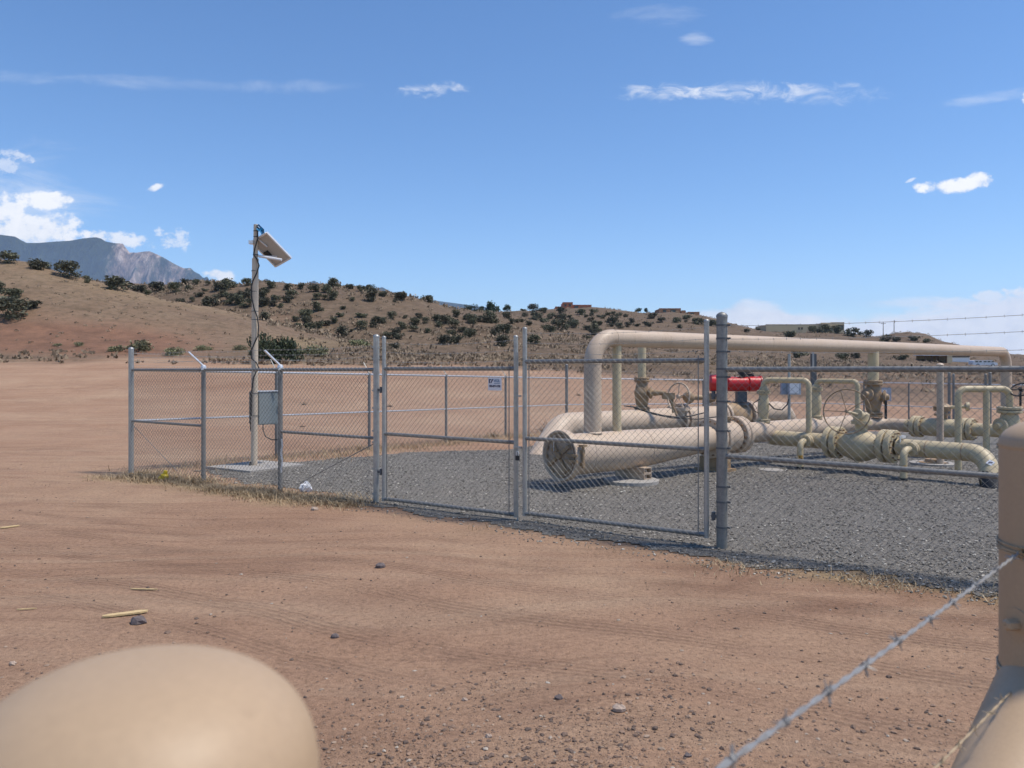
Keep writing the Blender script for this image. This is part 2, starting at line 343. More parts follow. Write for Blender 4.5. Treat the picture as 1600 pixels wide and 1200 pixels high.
# ------------------------------------------------------------------ mesh builder
class MB:
    def __init__(s): s.v = []; s.f = []; s.sm = []
    def add(s, vs, fs, smooth=False):
        o = len(s.v); s.v.extend([tuple(v) for v in vs])
        for f in fs: s.f.append(tuple(i+o for i in f)); s.sm.append(smooth)
        return s
    def box(s, c, size, rz=0, axes=None):
        c = Vector(c)
        if axes is None:
            axes = (Vector((math.cos(rz), math.sin(rz), 0)), Vector((-math.sin(rz), math.cos(rz), 0)), Vector((0,0,1)))
        vs = []
        for k in (-.5,.5):
            for j in (-.5,.5):
                for i in (-.5,.5):
                    vs.append(c+axes[0]*size[0]*i+axes[1]*size[1]*j+axes[2]*size[2]*k)
        return s.add(vs, [(0,2,3,1),(4,5,7,6),(0,1,5,4),(2,6,7,3),(0,4,6,2),(1,3,7,5)])
    def tube(s, pts, r, seg=12, caps=True, closed=False):
        pts = [Vector(p) for p in pts]
        n = len(pts); rs = r if hasattr(r, '__len__') else [r]*n
        tans = []
        for i in range(n):
            if closed: t = pts[(i+1) % n]-pts[i-1]
            else: t = pts[min(i+1, n-1)]-pts[max(i-1, 0)]
            tans.append(t.normalized() if t.length > 1e-9 else Vector((0,0,1)))
        up = Vector((0,0,1)) if abs(tans[0].z) < 0.9 else Vector((1,0,0))
        nrm = (up-tans[0]*up.dot(tans[0])).normalized()
        vs = []
        for i in range(n):
            nrm = nrm-tans[i]*nrm.dot(tans[i])
            nrm = nrm.normalized() if nrm.length > 1e-6 else tans[i].orthogonal().normalized()
            bn = tans[i].cross(nrm)
            for k in range(seg):
                a = 2*math.pi*k/seg
                vs.append(pts[i]+(nrm*math.cos(a)+bn*math.sin(a))*rs[i])
        fs = []
        for i in range(n if closed else n-1):
            j = (i+1) % n
            for k in range(seg):
                l = (k+1) % seg
                fs.append((i*seg+k, i*seg+l, j*seg+l, j*seg+k))
        s.add(vs, fs, True)
        if caps and not closed:
            s.add(vs[:seg], [tuple(range(seg))[::-1]]); s.add(vs[-seg:], [tuple(range(seg))])
        return s
    def lathe(s, o, axis, prof_, seg=24):
        """prof_: list of (distance along axis, radius)"""
        o = Vector(o); ax = Vector(axis).normalized()
        a1 = ax.orthogonal().normalized()
        if abs(ax.z) < 0.95: a1 = (Vector((0,0,1))-ax*ax.z).normalized()
        a2 = ax.cross(a1)
        vs = []; fs = []
        for d, r in prof_:
            for k in range(seg):
                a = 2*math.pi*k/seg
                vs.append(o+ax*d+(a1*math.cos(a)+a2*math.sin(a))*max(r, 1e-4))
        for i in range(len(prof_)-1):
            for k in range(seg):
                l = (k+1) % seg
                fs.append((i*seg+k, i*seg+l, (i+1)*seg+l, (i+1)*seg+k))
        return s.add(vs, fs, True)
    def bolts(s, o, axis, rad, n, br, length):
        o = Vector(o); ax = Vector(axis).normalized()
        a1 = ax.orthogonal().normalized(); a2 = ax.cross(a1)
        for k in range(n):
            a = 2*math.pi*(k+.5)/n
            c = o+(a1*math.cos(a)+a2*math.sin(a))*rad
            s.tube([c-ax*length/2, c+ax*length/2], br, 6)
        return s
    def flange(s, o, axis, r, t, rin, nb=12):
        """flat flange ring with raised hub and studs, centred on o"""
        ax = Vector(axis).normalized()
        b = min(0.012, t*.18)
        s.lathe(o, ax, [(-t/2,rin),(-t/2,r-b),(-t/2+b,r),(t/2-b,r),(t/2,r-b),(t/2,rin)], 36)
        return s
    def blob(s, c, rx, ry, rz, seg=10, jit=0.0, rnd=random):
        c = Vector(c); rings = max(4, seg//2+1); vs = []; fs = []
        for i in range(rings+1):
            th = math.pi*i/rings
            for k in range(seg):
                a = 2*math.pi*k/seg
                j = 1+rnd.uniform(-jit, jit)
                vs.append(c+Vector((math.sin(th)*math.cos(a)*rx*j, math.sin(th)*math.sin(a)*ry*j, math.cos(th)*rz*j)))
        for i in range(rings):
            for k in range(seg):
                l = (k+1) % seg
                fs.append((i*seg+k, (i+1)*seg+k, (i+1)*seg+l, i*seg+l))
        return s.add(vs, fs, jit == 0)
    def build(s, name, m, parent=None, origin=None, sharp=38):
        me = bpy.data.meshes.new(name)
        o0 = Vector(origin) if origin is not None else Vector((0,0,0))
        if parent is not None and origin is None: o0 = parent.matrix_world.translation.copy() if False else Vector(parent.get('_o', (0,0,0)))
        me.from_pydata([tuple(Vector(v)-o0) for v in s.v], [], s.f)
        me.polygons.foreach_set('use_smooth', s.sm)
        me.materials.append(m)
        me.update()
        if any(s.sm):
            try: me.set_sharp_from_angle(angle=R(sharp))
            except Exception: pass
        o = bpy.data.objects.new(name, me); COL.objects.link(o)
        if parent is not None: o.parent = parent
        if parent is None: o.location = o0
        o['_o'] = tuple(o0)
        return o
def tag(o, label=None, cat=None, group=None, kind=None):
    if label: o['label'] = label
    if cat: o['category'] = cat
    if group: o['group'] = group
    if kind: o['kind'] = kind
    return o
def thing(name, loc, label, cat, group=None):
    o = bpy.data.objects.new(name, None); COL.objects.link(o)
    o.location = loc; o['_o'] = tuple(loc); o.empty_display_size = 0.2
    return tag(o, label, cat, group)
def bend(pts, rad, seg=8):
    """polyline with rounded corners"""
    pts = [Vector(p) for p in pts]; out = [pts[0]]
    for i in range(1, len(pts)-1):
        a, b, c = pts[i-1], pts[i], pts[i+1]
        d1 = (a-b).normalized(); d2 = (c-b).normalized()
        ang = d1.angle(d2)
        if ang > math.pi-0.02: out.append(b); continue
        r = rad[i-1] if hasattr(rad, '__len__') else rad
        t = min(r/math.tan(ang/2), (a-b).length*.95, (c-b).length*.95); r = t*math.tan(ang/2)
        ctr = b+(d1+d2).normalized()*(r/math.sin(ang/2))
        p0 = b+d1*t; p1 = b+d2*t
        u = (p0-ctr).normalized(); w = (p1-ctr).normalized(); tot = u.angle(w)
        perp = (w-u*u.dot(w)).normalized()
        for k in range(seg+1):
            th = tot*k/seg
            out.append(ctr+(u*math.cos(th)+perp*math.sin(th))*r)
    out.append(pts[-1])
    return out
def np_mesh(name, verts, faces, m, parent=None, smooth=False):
    """verts (n,3), faces (m,k) uniform"""
    me = bpy.data.meshes.new(name)
    verts = np.asarray(verts, dtype=np.float32); faces = np.asarray(faces, dtype=np.int32)
    k = faces.shape[1]
    me.vertices.add(len(verts)); me.vertices.foreach_set('co', verts.ravel())
    me.loops.add(faces.size); me.loops.foreach_set('vertex_index', faces.ravel())
    me.polygons.add(len(faces)); me.polygons.foreach_set('loop_start', np.arange(0, faces.size, k, dtype=np.int32))
    me.polygons.foreach_set('use_smooth', np.full(len(faces), smooth))
    me.update(calc_edges=True); me.validate()
    me.materials.append(m)
    o = bpy.data.objects.new(name, me); COL.objects.link(o)
    if parent is not None: o.parent = parent
    return o

# ------------------------------------------------------------------ ground sheet
FA = Vector((-6.508,13.475)); FD = Vector((8.58,-5.692)).normalized(); FN = Vector((FD.y,-FD.x))
def build_ground():
    Ys = list(np.arange(-40, -2, 3.0))+list(np.arange(-2, 14, 0.3))+list(np.arange(14, 45, 0.5))
    y = 45.0
    while y < 420: Ys.append(y); y *= 1.0085
    while y < 9000: Ys.append(y); y *= 1.16
    Ys.append(9000)
    nc = 360
    cs = np.linspace(-1, 1, nc+1)
    V = []; Z = []
    for Y in Ys:
        W = 34+0.95*max(Y, 0)
        for c in cs:
            X = c*W
            V.append((X, Y, ground_n(X, Y)))
            px = 800+F*X/max(Y, 6)
            if Y < 40:
                q2 = Vector((X-FA.x, Y-FA.y)); al = q2.dot(FD); ou = q2.dot(FN)
                sg_ = 0.0
                if -.6 < al < 17 and -.4 < ou < 1.1:
                    sg_ = sstep(-.3,.1,ou)*sstep(.95,.45,ou+.3*noise.noise(Vector((X*1.5,Y*1.5,4))))*(.75 if al < 5 or al > 11 else .15)*sstep(-.6,.2,al)
                rd = .9*sstep(.6,1.8,X)*sstep(5.2,4.2,X)*sstep(4.9,5.8,Y)*sstep(7.6,6.6,Y)*max(0, min(1, .45+1.1*noise.fractal(Vector((X*1.1, Y*2.4, 11)), .9, 2.1, 4)))
                rd = max(rd, .8*math.exp(-((X-1.6)/.5)**2-((Y-6.95)/.12)**2))
                rd = max(rd, .5*max(0, noise.fractal(Vector((X*.5, Y*1.6, 21)), .9, 2.1, 4))*sstep(16,9,Y))
                Z.append((min(1, rd), 0, sg_, 1)); continue
            nz = noise.noise(Vector((X*0.05, Y*0.08, 7)))
            nz2 = noise.noise(Vector((X*0.2, Y*0.2, 3)))
            py = HZ-(V[-1][2]-EYE)*F/Y
            # field edge -> brushy soil
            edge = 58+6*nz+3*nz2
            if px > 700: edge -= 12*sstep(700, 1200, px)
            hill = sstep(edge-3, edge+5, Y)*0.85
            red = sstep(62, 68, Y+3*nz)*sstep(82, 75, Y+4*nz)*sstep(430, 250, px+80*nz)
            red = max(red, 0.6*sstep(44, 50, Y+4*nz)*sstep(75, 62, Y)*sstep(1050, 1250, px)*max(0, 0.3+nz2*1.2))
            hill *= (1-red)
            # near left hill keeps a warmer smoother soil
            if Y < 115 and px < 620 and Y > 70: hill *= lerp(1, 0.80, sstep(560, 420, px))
            st = sstep(60, 66, Y)*sstep(92, 80, Y)*sstep(330, 480, px)*sstep(1500, 900, px)*max(0, min(1, 0.35+nz*1.3+nz2*.5))
            if Y < 110 and px < 520: st = max(st, 0.35*sstep(75, 90, Y)*max(0, 0.5+nz))
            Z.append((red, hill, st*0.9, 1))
    n = nc+1; m_ = len(Ys)
    idx = np.arange(n*m_).reshape(m_, n)
    f = np.stack([idx[:-1,:-1], idx[:-1,1:], idx[1:,1:], idx[1:,:-1]], -1).reshape(-1, 4)
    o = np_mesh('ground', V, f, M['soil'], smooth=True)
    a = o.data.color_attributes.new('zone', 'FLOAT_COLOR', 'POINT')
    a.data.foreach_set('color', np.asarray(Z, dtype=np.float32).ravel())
    tag(o, kind='structure')
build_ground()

# plan of the compound
A = Vector((-6.508, 13.475, 0)); B = Vector((2.072, 7.783, 0))
fd = (B-A).normalized()                    # along the front fence, to the right
fn = Vector((fd.y, -fd.x, 0))              # outward (towards the camera)
if fn.y > 0: fn = -fn
def front(px):
    k = (px-800)/F
    # A+t*fd : x = k*y
    t = (k*A.y-A.x)/(fd.x-k*fd.y)
    return A+fd*t
D = Vector((1.80, 26.0, 0)); B2 = Vector((12.26, 32.0, 0)); E = Vector((18.4, 27.0, 0))
C = A+fd*17.2

def in_poly(x, y, poly):
    c = False; j = len(poly)-1
    for i in range(len(poly)):
        xi, yi = poly[i]; xj, yj = poly[j]
        if (yi > y) != (yj > y) and x < (xj-xi)*(y-yi)/(yj-yi)+xi: c = not c
        j = i
    return c
g0 = A+fd*1.2
GP = [tuple((A+fd*2.0-fn*0.35).xy), (-5.3,13.6), (-3.9,15.6), (-2.3,17.5), (0.1,18.6), (2.2,23.6), (11.5,29.6), (17.2,25.6),
      tuple((C+fn*0.42).xy), tuple((B+fn*0.45).xy), tuple((front(820)+fn*0.42).xy), tuple((front(600)+fn*0.12).xy), tuple((front(440)-fn*0.3).xy)]
def build_gravel():
    V = []; Fc = []; ids = {}
    st = 0.08
    def vid(i, j):
        if (i, j) not in ids:
            x, y = i*st, j*st
            ids[(i, j)] = len(V)
            V.append((x, y, ground_n(x, y)+0.008+0.006*noise.noise(Vector((x*2.2, y*2.2, 5)))))
        return ids[(i, j)]
    for i in range(-90, 260):
        for j in range(40, 400):
            x, y = (i+.5)*st, (j+.5)*st
            wx = x+0.28*noise.noise(Vector((x*1.2, y*1.2, 0)))+0.16*noise.noise(Vector((x*5, y*5, 9)))
            wy = y+0.28*noise.noise(Vector((x*1.2, y*1.2, 8)))+0.16*noise.noise(Vector((x*5, y*5, 1)))
            if in_poly(wx, wy, GP): Fc.append((vid(i,j), vid(i+1,j), vid(i+1,j+1), vid(i,j+1)))
    o = np_mesh('gravel_bed', V, Fc, M['gravel'], smooth=True)
    tag(o, kind='structure')
build_gravel()

def scatter_stones(name, mat, pts, sizes, seed, label=None, cat=None):
    """many small faceted stones in one mesh"""
    r_ = np.random.default_rng(seed)
    base = np.array([(1,0,0),(0,1,0),(-1,0,0),(0,-1,0),(.1,0,.75),(0.5,.5,.5),(-.5,.5,.55),(-.5,-.55,.45),(.55,-.5,.5),(0,0,-.6)], float)
    tri = np.array([(0,5,8),(0,1,5),(1,6,5),(1,2,6),(2,7,6),(2,3,7),(3,8,7),(3,0,8),(4,8,5),(4,5,6),(4,6,7),(4,7,8),(9,1,0),(9,2,1),(9,3,2),(9,0,3)])
    n = len(pts); pts = np.asarray(pts); sizes = np.asarray(sizes)
    a = r_.uniform(0, 2*np.pi, n); ca, sa = np.cos(a), np.sin(a)
    b = base[None]*(1+r_.uniform(-.3, .3, (n, 10, 3)))*r_.uniform(.6, 1.25, (n, 1, 3))
    x = b[...,0]*ca[:,None]-b[...,1]*sa[:,None]; y = b[...,0]*sa[:,None]+b[...,1]*ca[:,None]
    v = np.stack([x, y, b[...,2]*.8], -1)*sizes[:,None,None]+pts[:,None,:]
    f = tri[None]+(np.arange(n)*10)[:,None,None]
    o = np_mesh(name, v.reshape(-1,3), f.reshape(-1,3), mat)
    return tag(o, label, cat, kind='stuff')
pts = []; sz = []
r1 = random.Random(3)
while len(pts) < 46000:
    u = r1.random()
    y = 5.5+15*u**1.7
    x = r1.uniform(-7, 0.75*y+1)
    wx = x+0.25*noise.noise(Vector((x*1.2, y*1.2, 0))); wy = y+0.25*noise.noise(Vector((x*1.2, y*1.2, 8)))
    inside = in_poly(wx, wy, GP)
    if not inside and not (in_poly(wx-fn.x*.35, wy-fn.y*.35, GP) and r1.random() < .4): continue
    pts.append((x, y, ground_n(x, y)+0.012 if inside else ground_n(x, y)+.004)); sz.append(r1.choice((.007,.008,.010,.013,.017)) * r1.uniform(.7, 1.2)*(1 if y < 11 else 1.2))
scatter_stones('gravel_stones', M['chips'], pts, sz, 5, 'loose grey gravel chips spread over the fenced compound', 'gravel')
pts = []; sz = []
while len(pts) < 21000:
    y = 3.0+12*r1.random()**2.1; x = r1.uniform(-0.72*y-.3, 0.72*y+.3)
    if in_poly(x, y, GP): continue
    d = noise.noise(Vector((x*.8, y*.8, 3)))*.5+.42
    patch = sstep(4.9, 4.0, y+0.7*noise.noise(Vector((x*1.6, y*1.6, 1))))
    d = d*.22+patch*(.25+.75*sstep(-1.1, -.3, x)*sstep(1.3, 0.6, x))
    if r1.random() > d: continue
    pts.append((x, y, ground_n(x, y)+0.001)); s = r1.random()
    sz.append((.0030+.012*s**5)*r1.uniform(.8, 1.3))
scatter_stones('pebbles', M['pebble'], pts, sz, 6, 'small pebbles and clods lying on the bare reddish dirt', 'pebbles')

# ------------------------------------------------------------------ chain-link
def chainlink_np(p0, p1, z0, z1, off, rad=0.0019, pitch=0.036, zf0=None, zf1=None):
    """woven zigzag wires from p0 to p1; z0,z1 lower/upper heights above local zf (linear)"""
    p0 = Vector(p0); p1 = Vector(p1); d = (p1-p0); L = d.length; d.normalize()
    n_ = Vector((d.y, -d.x, 0)); 
    if n_.y > 0: n_ = -n_
    p0 = p0+n_*off; p1 = p1+n_*off
    nw = int(L/pitch); nk = int((z1-z0)/pitch)+1
    i = np.arange(nw)[:,None]; k = np.arange(nk)[None,:]
    x = (i+((i+k) % 2)*1.06-.03)*pitch
    ph = np.where((i+k) % 2 == 0, 1., -1.)*rad*0.9
    z = z0+k*pitch
    zf = (zf0 if zf0 is not None else p0.z)+((zf1 if zf1 is not None else p1.z)-(zf0 if zf0 is not None else p0.z))*x/L
    z = z+zf
    bx = p0.x+d.x*x+n_.x*ph; by = p0.y+d.y*x+n_.y*ph
    c = np.stack([bx, by, np.broadcast_to(z, bx.shape)], -1)       # nw,nk,3
    offs = []
    for a in (90, 210, 330):
        offs.append(np.array([n_.x, n_.y, 0])*math.sin(R(a))*rad+np.array([d.x, d.y, 0])*math.cos(R(a))*rad*1.15)
    v = np.stack([c+o for o in offs], 2)                            # nw,nk,3,3
    idx = np.arange(nw*nk*3).reshape(nw, nk, 3)
    fs = []
    for s in range(3):
        t = (s+1) % 3
        fs.append(np.stack([idx[:,:-1,s], idx[:,:-1,t], idx[:,1:,t], idx[:,1:,s]], -1).reshape(-1,4))
    return v.reshape(-1,3), np.concatenate(fs)
def chain_part(parent, segs, m=None, **kw):
    vs = []; fs = []; o = 0
    for (p0, p1, z0, z1, off, a, b) in segs:
        v, f = chainlink_np(p0, p1, z0, z1, off, zf0=a, zf1=b, **kw)
        vs.append(v); fs.append(f+o); o += len(v)
    v = np.concatenate(vs)-np.array(parent['_o'])[None]
    return np_mesh('chain_link_mesh', v, np.concatenate(fs), m or M['wire'], parent)

def barbed(mb, p0, p1, r=0.0022, sag=0.02, step=0.13, seg=4, fine=False, bl=0.014):
    p0 = Vector(p0); p1 = Vector(p1); L = (p1-p0).length
    n = max(3, int(L/(0.012 if fine else 0.35)))
    d = (p1-p0).normalized(); s1 = d.cross(Vector((0,0,1))).normalized(); s2 = s1.cross(d)
    def at(t): return p0.lerp(p1, t)-Vector((0,0,sag*4*t*(1-t)))
    if fine:
        for ph in (0, math.pi):
            mb.tube([at(k/n)+(s1*math.cos(2*math.pi*k/n*L/.075+ph)+s2*math.sin(2*math.pi*k/n*L/.075+ph))*r*.95 for k in range(n+1)], r, 6)
    else:
        mb.tube([at(k/n) for k in range(n+1)], r, seg)
    k = step*.5; rr = random.Random(int(L*1000))
    while k < L:
        c = at(k/L); 
        if fine:
            # two wraps of wire and four sharp ends
            mb.tube([c+d*(j-5)*.0011+(s1*math.cos(j*1.3)+s2*math.sin(j*1.3))*r*2.3 for j in range(11)], r*.8, 5)
            for j in range(4):
                a = rr.uniform(0, 6.28)
                e = (s1*math.cos(a)+s2*math.sin(a))+d*rr.uniform(-.35,.35)
                mb.tube([c+e*r*1.5, c+e*bl], [r*.8, r*.35], 5)
        else:
            for a in (0.6, 2.2):
                e = (s1*math.cos(a)+s2*math.sin(a))*bl
                mb.tube([c-e, c+e], r*.8, 3)
        k += step*rr.uniform(.85, 1.15)

def cap_prof(r, h): return [(0,r*1.06),(h*.35,r*1.08),(h*.6,r*.92),(h*.85,r*.55),(h,0.001)]
def post_mb(pt, z0, z1, r, seg=16, cap=True):
    mb = MB(); mb.tube([(pt.x,pt.y,z0),(pt.x,pt.y,z1)], r, seg)
    if cap: mb.lathe((pt.x,pt.y,z1-.004), (0,0,1), cap_prof(r, r*1.1), seg)
    return mb
def bands(mb, pt, zs, r, h=0.022, d=None):
    for z in zs:
        mb.lathe((pt.x,pt.y,z-h/2), (0,0,1), [(0,r),(0,r*1.09),(h,r*1.09),(h,r)], 16)
        if d is not None:
            c = Vector((pt.x,pt.y,z))+Vector(d)*r*1.35
            mb.box(c, (.03,.02,h), math.atan2(d[1], d[0]))
def rail_mb(p0, p1, r, seg=10):
    mb = MB(); mb.tube([p0, p1], r, seg); return mb
def V3(p, z): return Vector((p.x, p.y, z))

H = 1.75
# ---- front fence, left run (corner post to gate hinge post)
ff = thing('chain_link_fence', A, 'galvanized chain link fence run left of the double gate, with angled barbed arms', 'fence')
post_mb(A, -.05, 2.1, .043).build('corner_post', M['galv'], ff)
hinge = front(588)
pl = [front(318), front(438)]
for p in pl: post_mb(p, -.05, H+.02, .034, cap=False).build('line_post', M['galvd'], ff)
hp = post_mb(hinge, -.05, 2.18, .040); bands(hp, hinge, [.12,.45,.8,.95,1.25,1.48,1.72,1.9,2.05], .040, d=tuple(-fd)); hp.build('gate_post', M['galv'], ff)
for (a, b) in ((A, hinge),):
    rail_mb(V3(a, H), V3(b, H+.005), .0235).build('top_rail', M['galvd'], ff)
rail_mb(V3(A, .88), V3(pl[0], .872), .021).build('brace_rail', M['galvd'], ff)
rail_mb(V3(pl[1], .86), V3(hinge, .855), .021).build('brace_rail', M['galvd'], ff)
m_ = MB(); m_.tube([V3(pl[1], .12)+fd*.35, V3(hinge, .80)], .006, 6); m_.build('truss_rod', M['galvd'], ff)
m_ = MB(); m_.tube([V3(A, .84), V3(pl[0], .12)-fd*.7], .005, 6); m_.build('truss_rod', M['galvd'], ff)
for p in pl+[]:
    m_ = MB(); e = Vector((-.19, .05, .25)) 
    e = fn*.0+(-fd)*.17+Vector((0,0,.22))
    m_.lathe(V3(p, H+.0), (0,0,1), [(0,.036),(.0,.041),(.05,.041),(.075,.028),(.08,.001)], 14)
    base = V3(p, H+.06); tip = base+fn*.20+(-fd)*.10+Vector((0,0,.22))
    dv = (tip-base); ax = dv.normalized(); sd = ax.cross(fd).normalized(); 
    m_.box(base+dv*.5, (dv.length, .034, .02), axes=(ax, ax.cross(sd).normalized(), sd))
    m_.build('barb_arm', M['alu'], ff)
m_ = MB()
for k, (hh, o) in enumerate(((1.86,.07),(1.93,.13),(2.0,.19))):
    q0 = V3(A, hh+.04); q1 = V3(hinge, hh+.07)
    mids = [V3(p, H+.07)+(fn*.20-fd*.10+Vector((0,0,.22)))*(.33*(k+1)) for p in pl]
    ps = [q0]+mids+[q1]
    for a, b in zip(ps, ps[1:]): barbed(m_, a, b, .0018, .02)
m_.build('barbed_wire', M['barb'], ff)
chain_part(ff, [(A+fd*.05, hinge-fd*.05, .03, H+.05, .042, 0, 0)], rad=.0024)
# ---- near gate post and right run
fr = thing('chain_link_fence', B, 'galvanized chain link fence run right of the double gate, topped with straight barbed wire', 'fence')
bp = post_mb(B, -.1, 2.27, .053, 22); bp.build('gate_post', M['galvd'], fr)
for z in (.2,.45,.60,.98,1.15,1.44,1.68,1.76,1.93,2.06,2.19):
    m_ = MB(); bands(m_, B, [z], .053, .018, tuple(fd)); m_.build('post_band', M['dgrey'], fr)
Cq = C
rl = front(1625)
post_mb(rl, -.1, 2.2, .036).build('line_post', M['galvd'], fr)
rail_mb(V3(B, H+.005), V3(Cq, H+.01), .0255).build('top_rail', M['galvd'], fr)
rail_mb(V3(B, .90), V3(rl, .87), .0255).build('brace_rail', M['galvd'], fr)
m_ = MB()
for h0, h1 in ((2.185,2.20),(2.055,2.065),(1.935,1.915)):
    barbed(m_, V3(B, h0), V3(rl, h1), .0021, .02, .13); barbed(m_, V3(rl, h1), V3(Cq, h1), .0021, .02, .13)
m_.build('barbed_wire', M['barb'], fr)
chain_part(fr, [(B+fd*.07, Cq, .02, H+.05, .050, 0, 0)], rad=.0020)
# ---- gates
def gate(pl_, pr_, zb, zm, zt, ztop_l, ztop_r, label, rfr=.024):
    g = thing('chain_link_gate', V3(pl_, 0), label, 'gate', 'leaves of the double gate')
    u = (pr_-pl_).normalized()
    for p, z in ((pl_, ztop_l), (pr_, ztop_r)):
        m = post_mb(p, zb-.03, z, rfr+.002, 12); bands(m, p, [zb+.3, zm+.05, zm+.45, zt-.15], rfr+.002, .016); m.build('stile', M['galv'], g)
    rail_mb(V3(pl_, zt), V3(pr_, zt), rfr).build('top_rail', M['galvd'], g)
    rail_mb(V3(pl_, zm), V3(pr_, zm-.01), rfr-.001).build('middle_rail', M['galvd'], g)
    rail_mb(V3(pl_, zb), V3(pr_, zb), rfr).build('bottom_rail', M['galvd'], g)
    for p, s in ((pl_, 1), (pr_, -1)):
        m = MB(); q = p+u*s*.075+fn*.03; m.tube([V3(q, zb-.01), V3(q, zt+.05)], .006, 5); m.build('tension_bar', M['galvd'], g)
    chain_part(g, [(pl_+u*.06, pr_-u*.06, zb-.04, zt+.05, rfr+.004, 0, 0)], rad=.0019)
    m = MB()
    for k in range(3):
        zz = zt+.10+.115*k
        barbed(m, V3(pl_, min(zz, ztop_l-.03)), V3(pr_, min(zz, ztop_r-.03)), .0018, .03, .13)
    m.build('barbed_wire', M['barb'], g)
    return g
gA, gB = front(600), front(806)
g1 = gate(gA, gB, .075, .92, 1.765, 2.17, 2.13, 'left leaf of the double chain link gate, with the small white sign')
gC, gD = front(820), front(1104)
g2 = gate(gC, gD, .105, .965, 1.845, 2.22, 2.235, 'right leaf of the double chain link gate, in front of the big pipe end')
m_ = MB(); q = front(811); m_.tube([V3(q+fn*.03, -.03), V3(q+fn*.03, 1.95)], .009, 8)
m_.box(V3(q+fn*.03, .86), (.10,.03,.02), math.atan2(fd.y, fd.x)); m_.box(V3(q+fn*.03, 1.45), (.09,.03,.016), math.atan2(fd.y, fd.x))
m_.build('drop_rod', M['galv'], g1)
for (p, g, zz, s) in ((hinge, g1, (.42,1.49), 1), (B, g2, (.30,1.50), -1)):
    for z in zz:
        m_ = MB(); o_ = p+fd*s*.055
        m_.box(V3(o_, z), (.10,.035,.03), math.atan2(fd.y, fd.x)); m_.lathe(V3(o_+fd*s*.03, z-.04), (0,0,1), [(0,.001),(0,.02),(.08,.02),(.08,.001)], 10)
        m_.build('hinge', M['dgrey'], g)
# padlock + chain on the gate meeting stiles
pk = thing('padlock', V3(front(813)+fn*.05, .74), 'small dark padlock hanging where the two gate leaves meet', 'padlock')
c = V3(front(813)+fn*.06, .74)
m_ = MB(); m_.box(c, (.045,.022,.055), math.atan2(fd.y, fd.x)); m_.build('lock_body', M['black'], pk)
m_ = MB(); m_.tube(bend([c+fd*-.015+Vector((0,0,.02)), c+fd*-.015+Vector((0,0,.075)), c+fd*.015+Vector((0,0,.075)), c+fd*.015+Vector((0,0,.02))], .014, 5), .004, 6); m_.build('shackle', M['alu'], pk)

# sign on left gate
sp = front(777)+fn*.05; sz_ = .175
sg = thing('gate_sign', V3(sp, 1.60), 'small white company sign with phone number wired to the left gate leaf', 'sign')
ux = fd; uz = Vector((0,0,1))
ctr = V3(sp, EYE-(600-HZ)/F*sp.y)
m_ = MB(); m_.box(ctr, (.190,.004,.150), axes=(fd, fn, uz)); m_.build('sign_board', M['white'], sg)
def text(body, ctr_, ux_, n_, size, m, parent, name='lettering', bold=0.0, sx=1.0):
    cu = bpy.data.curves.new(name, 'FONT'); cu.body = body; cu.size = size; cu.align_x = 'CENTER'; cu.align_y = 'CENTER'
    cu.extrude = 0.0008; cu.offset = bold
    ob = bpy.data.objects.new(name, cu); COL.objects.link(ob)
    bpy.context.view_layer.update()
    me = bpy.data.meshes.new_from_object(ob.evaluated_get(bpy.context.evaluated_depsgraph_get()))
    bpy.data.objects.remove(ob)
    up = n_.cross(ux_)
    mat = Matrix((ux_*sx, up, n_)).transposed().to_4x4(); mat.translation = ctr_-Vector(parent['_o'])
    me.transform(mat); me.materials.clear(); me.materials.append(m)
    o = bpy.data.objects.new(name, me); COL.objects.link(o); o.parent = parent
    return o
text('505-877-1728', ctr+fn*.0045+uz*-.026, fd, fn, .036, M['navy'], sg, 'phone_number', .0012, .76)
text('VIGIL', ctr+fn*.0045+uz*.036+fd*.03, fd, fn, .046, M['cyanink'], sg, 'company_name', .0008, .82)
m_ = MB(); m_.box(ctr+fn*.003+uz*.008+fd*.03, (.085,.003,.007), axes=(fd, fn, uz)); m_.build('printed_line', M['cyanink'], sg)
m_ = MB()
def quad(pts2, d=.0032, t=.0012):
    a = [ctr+fd*x+uz*z+fn*d for x, z in pts2]; b = [p+fn*t for p in a]
    n = len(a); m_.add(a+b, [tuple(range(n, 2*n))]+[(i, (i+1) % n, n+(i+1) % n, n+i) for i in range(n)])
quad([(-.085,.058),(-.068,.058),(-.066,.010),(-.082,.010)]); quad([(-.062,.010),(-.048,.010),(-.018,.058),(-.036,.058)]); quad([(-.064,.058),(-.046,.058),(-.052,.046),(-.064,.046)])
m_.build('logo', M['navy'], sg)

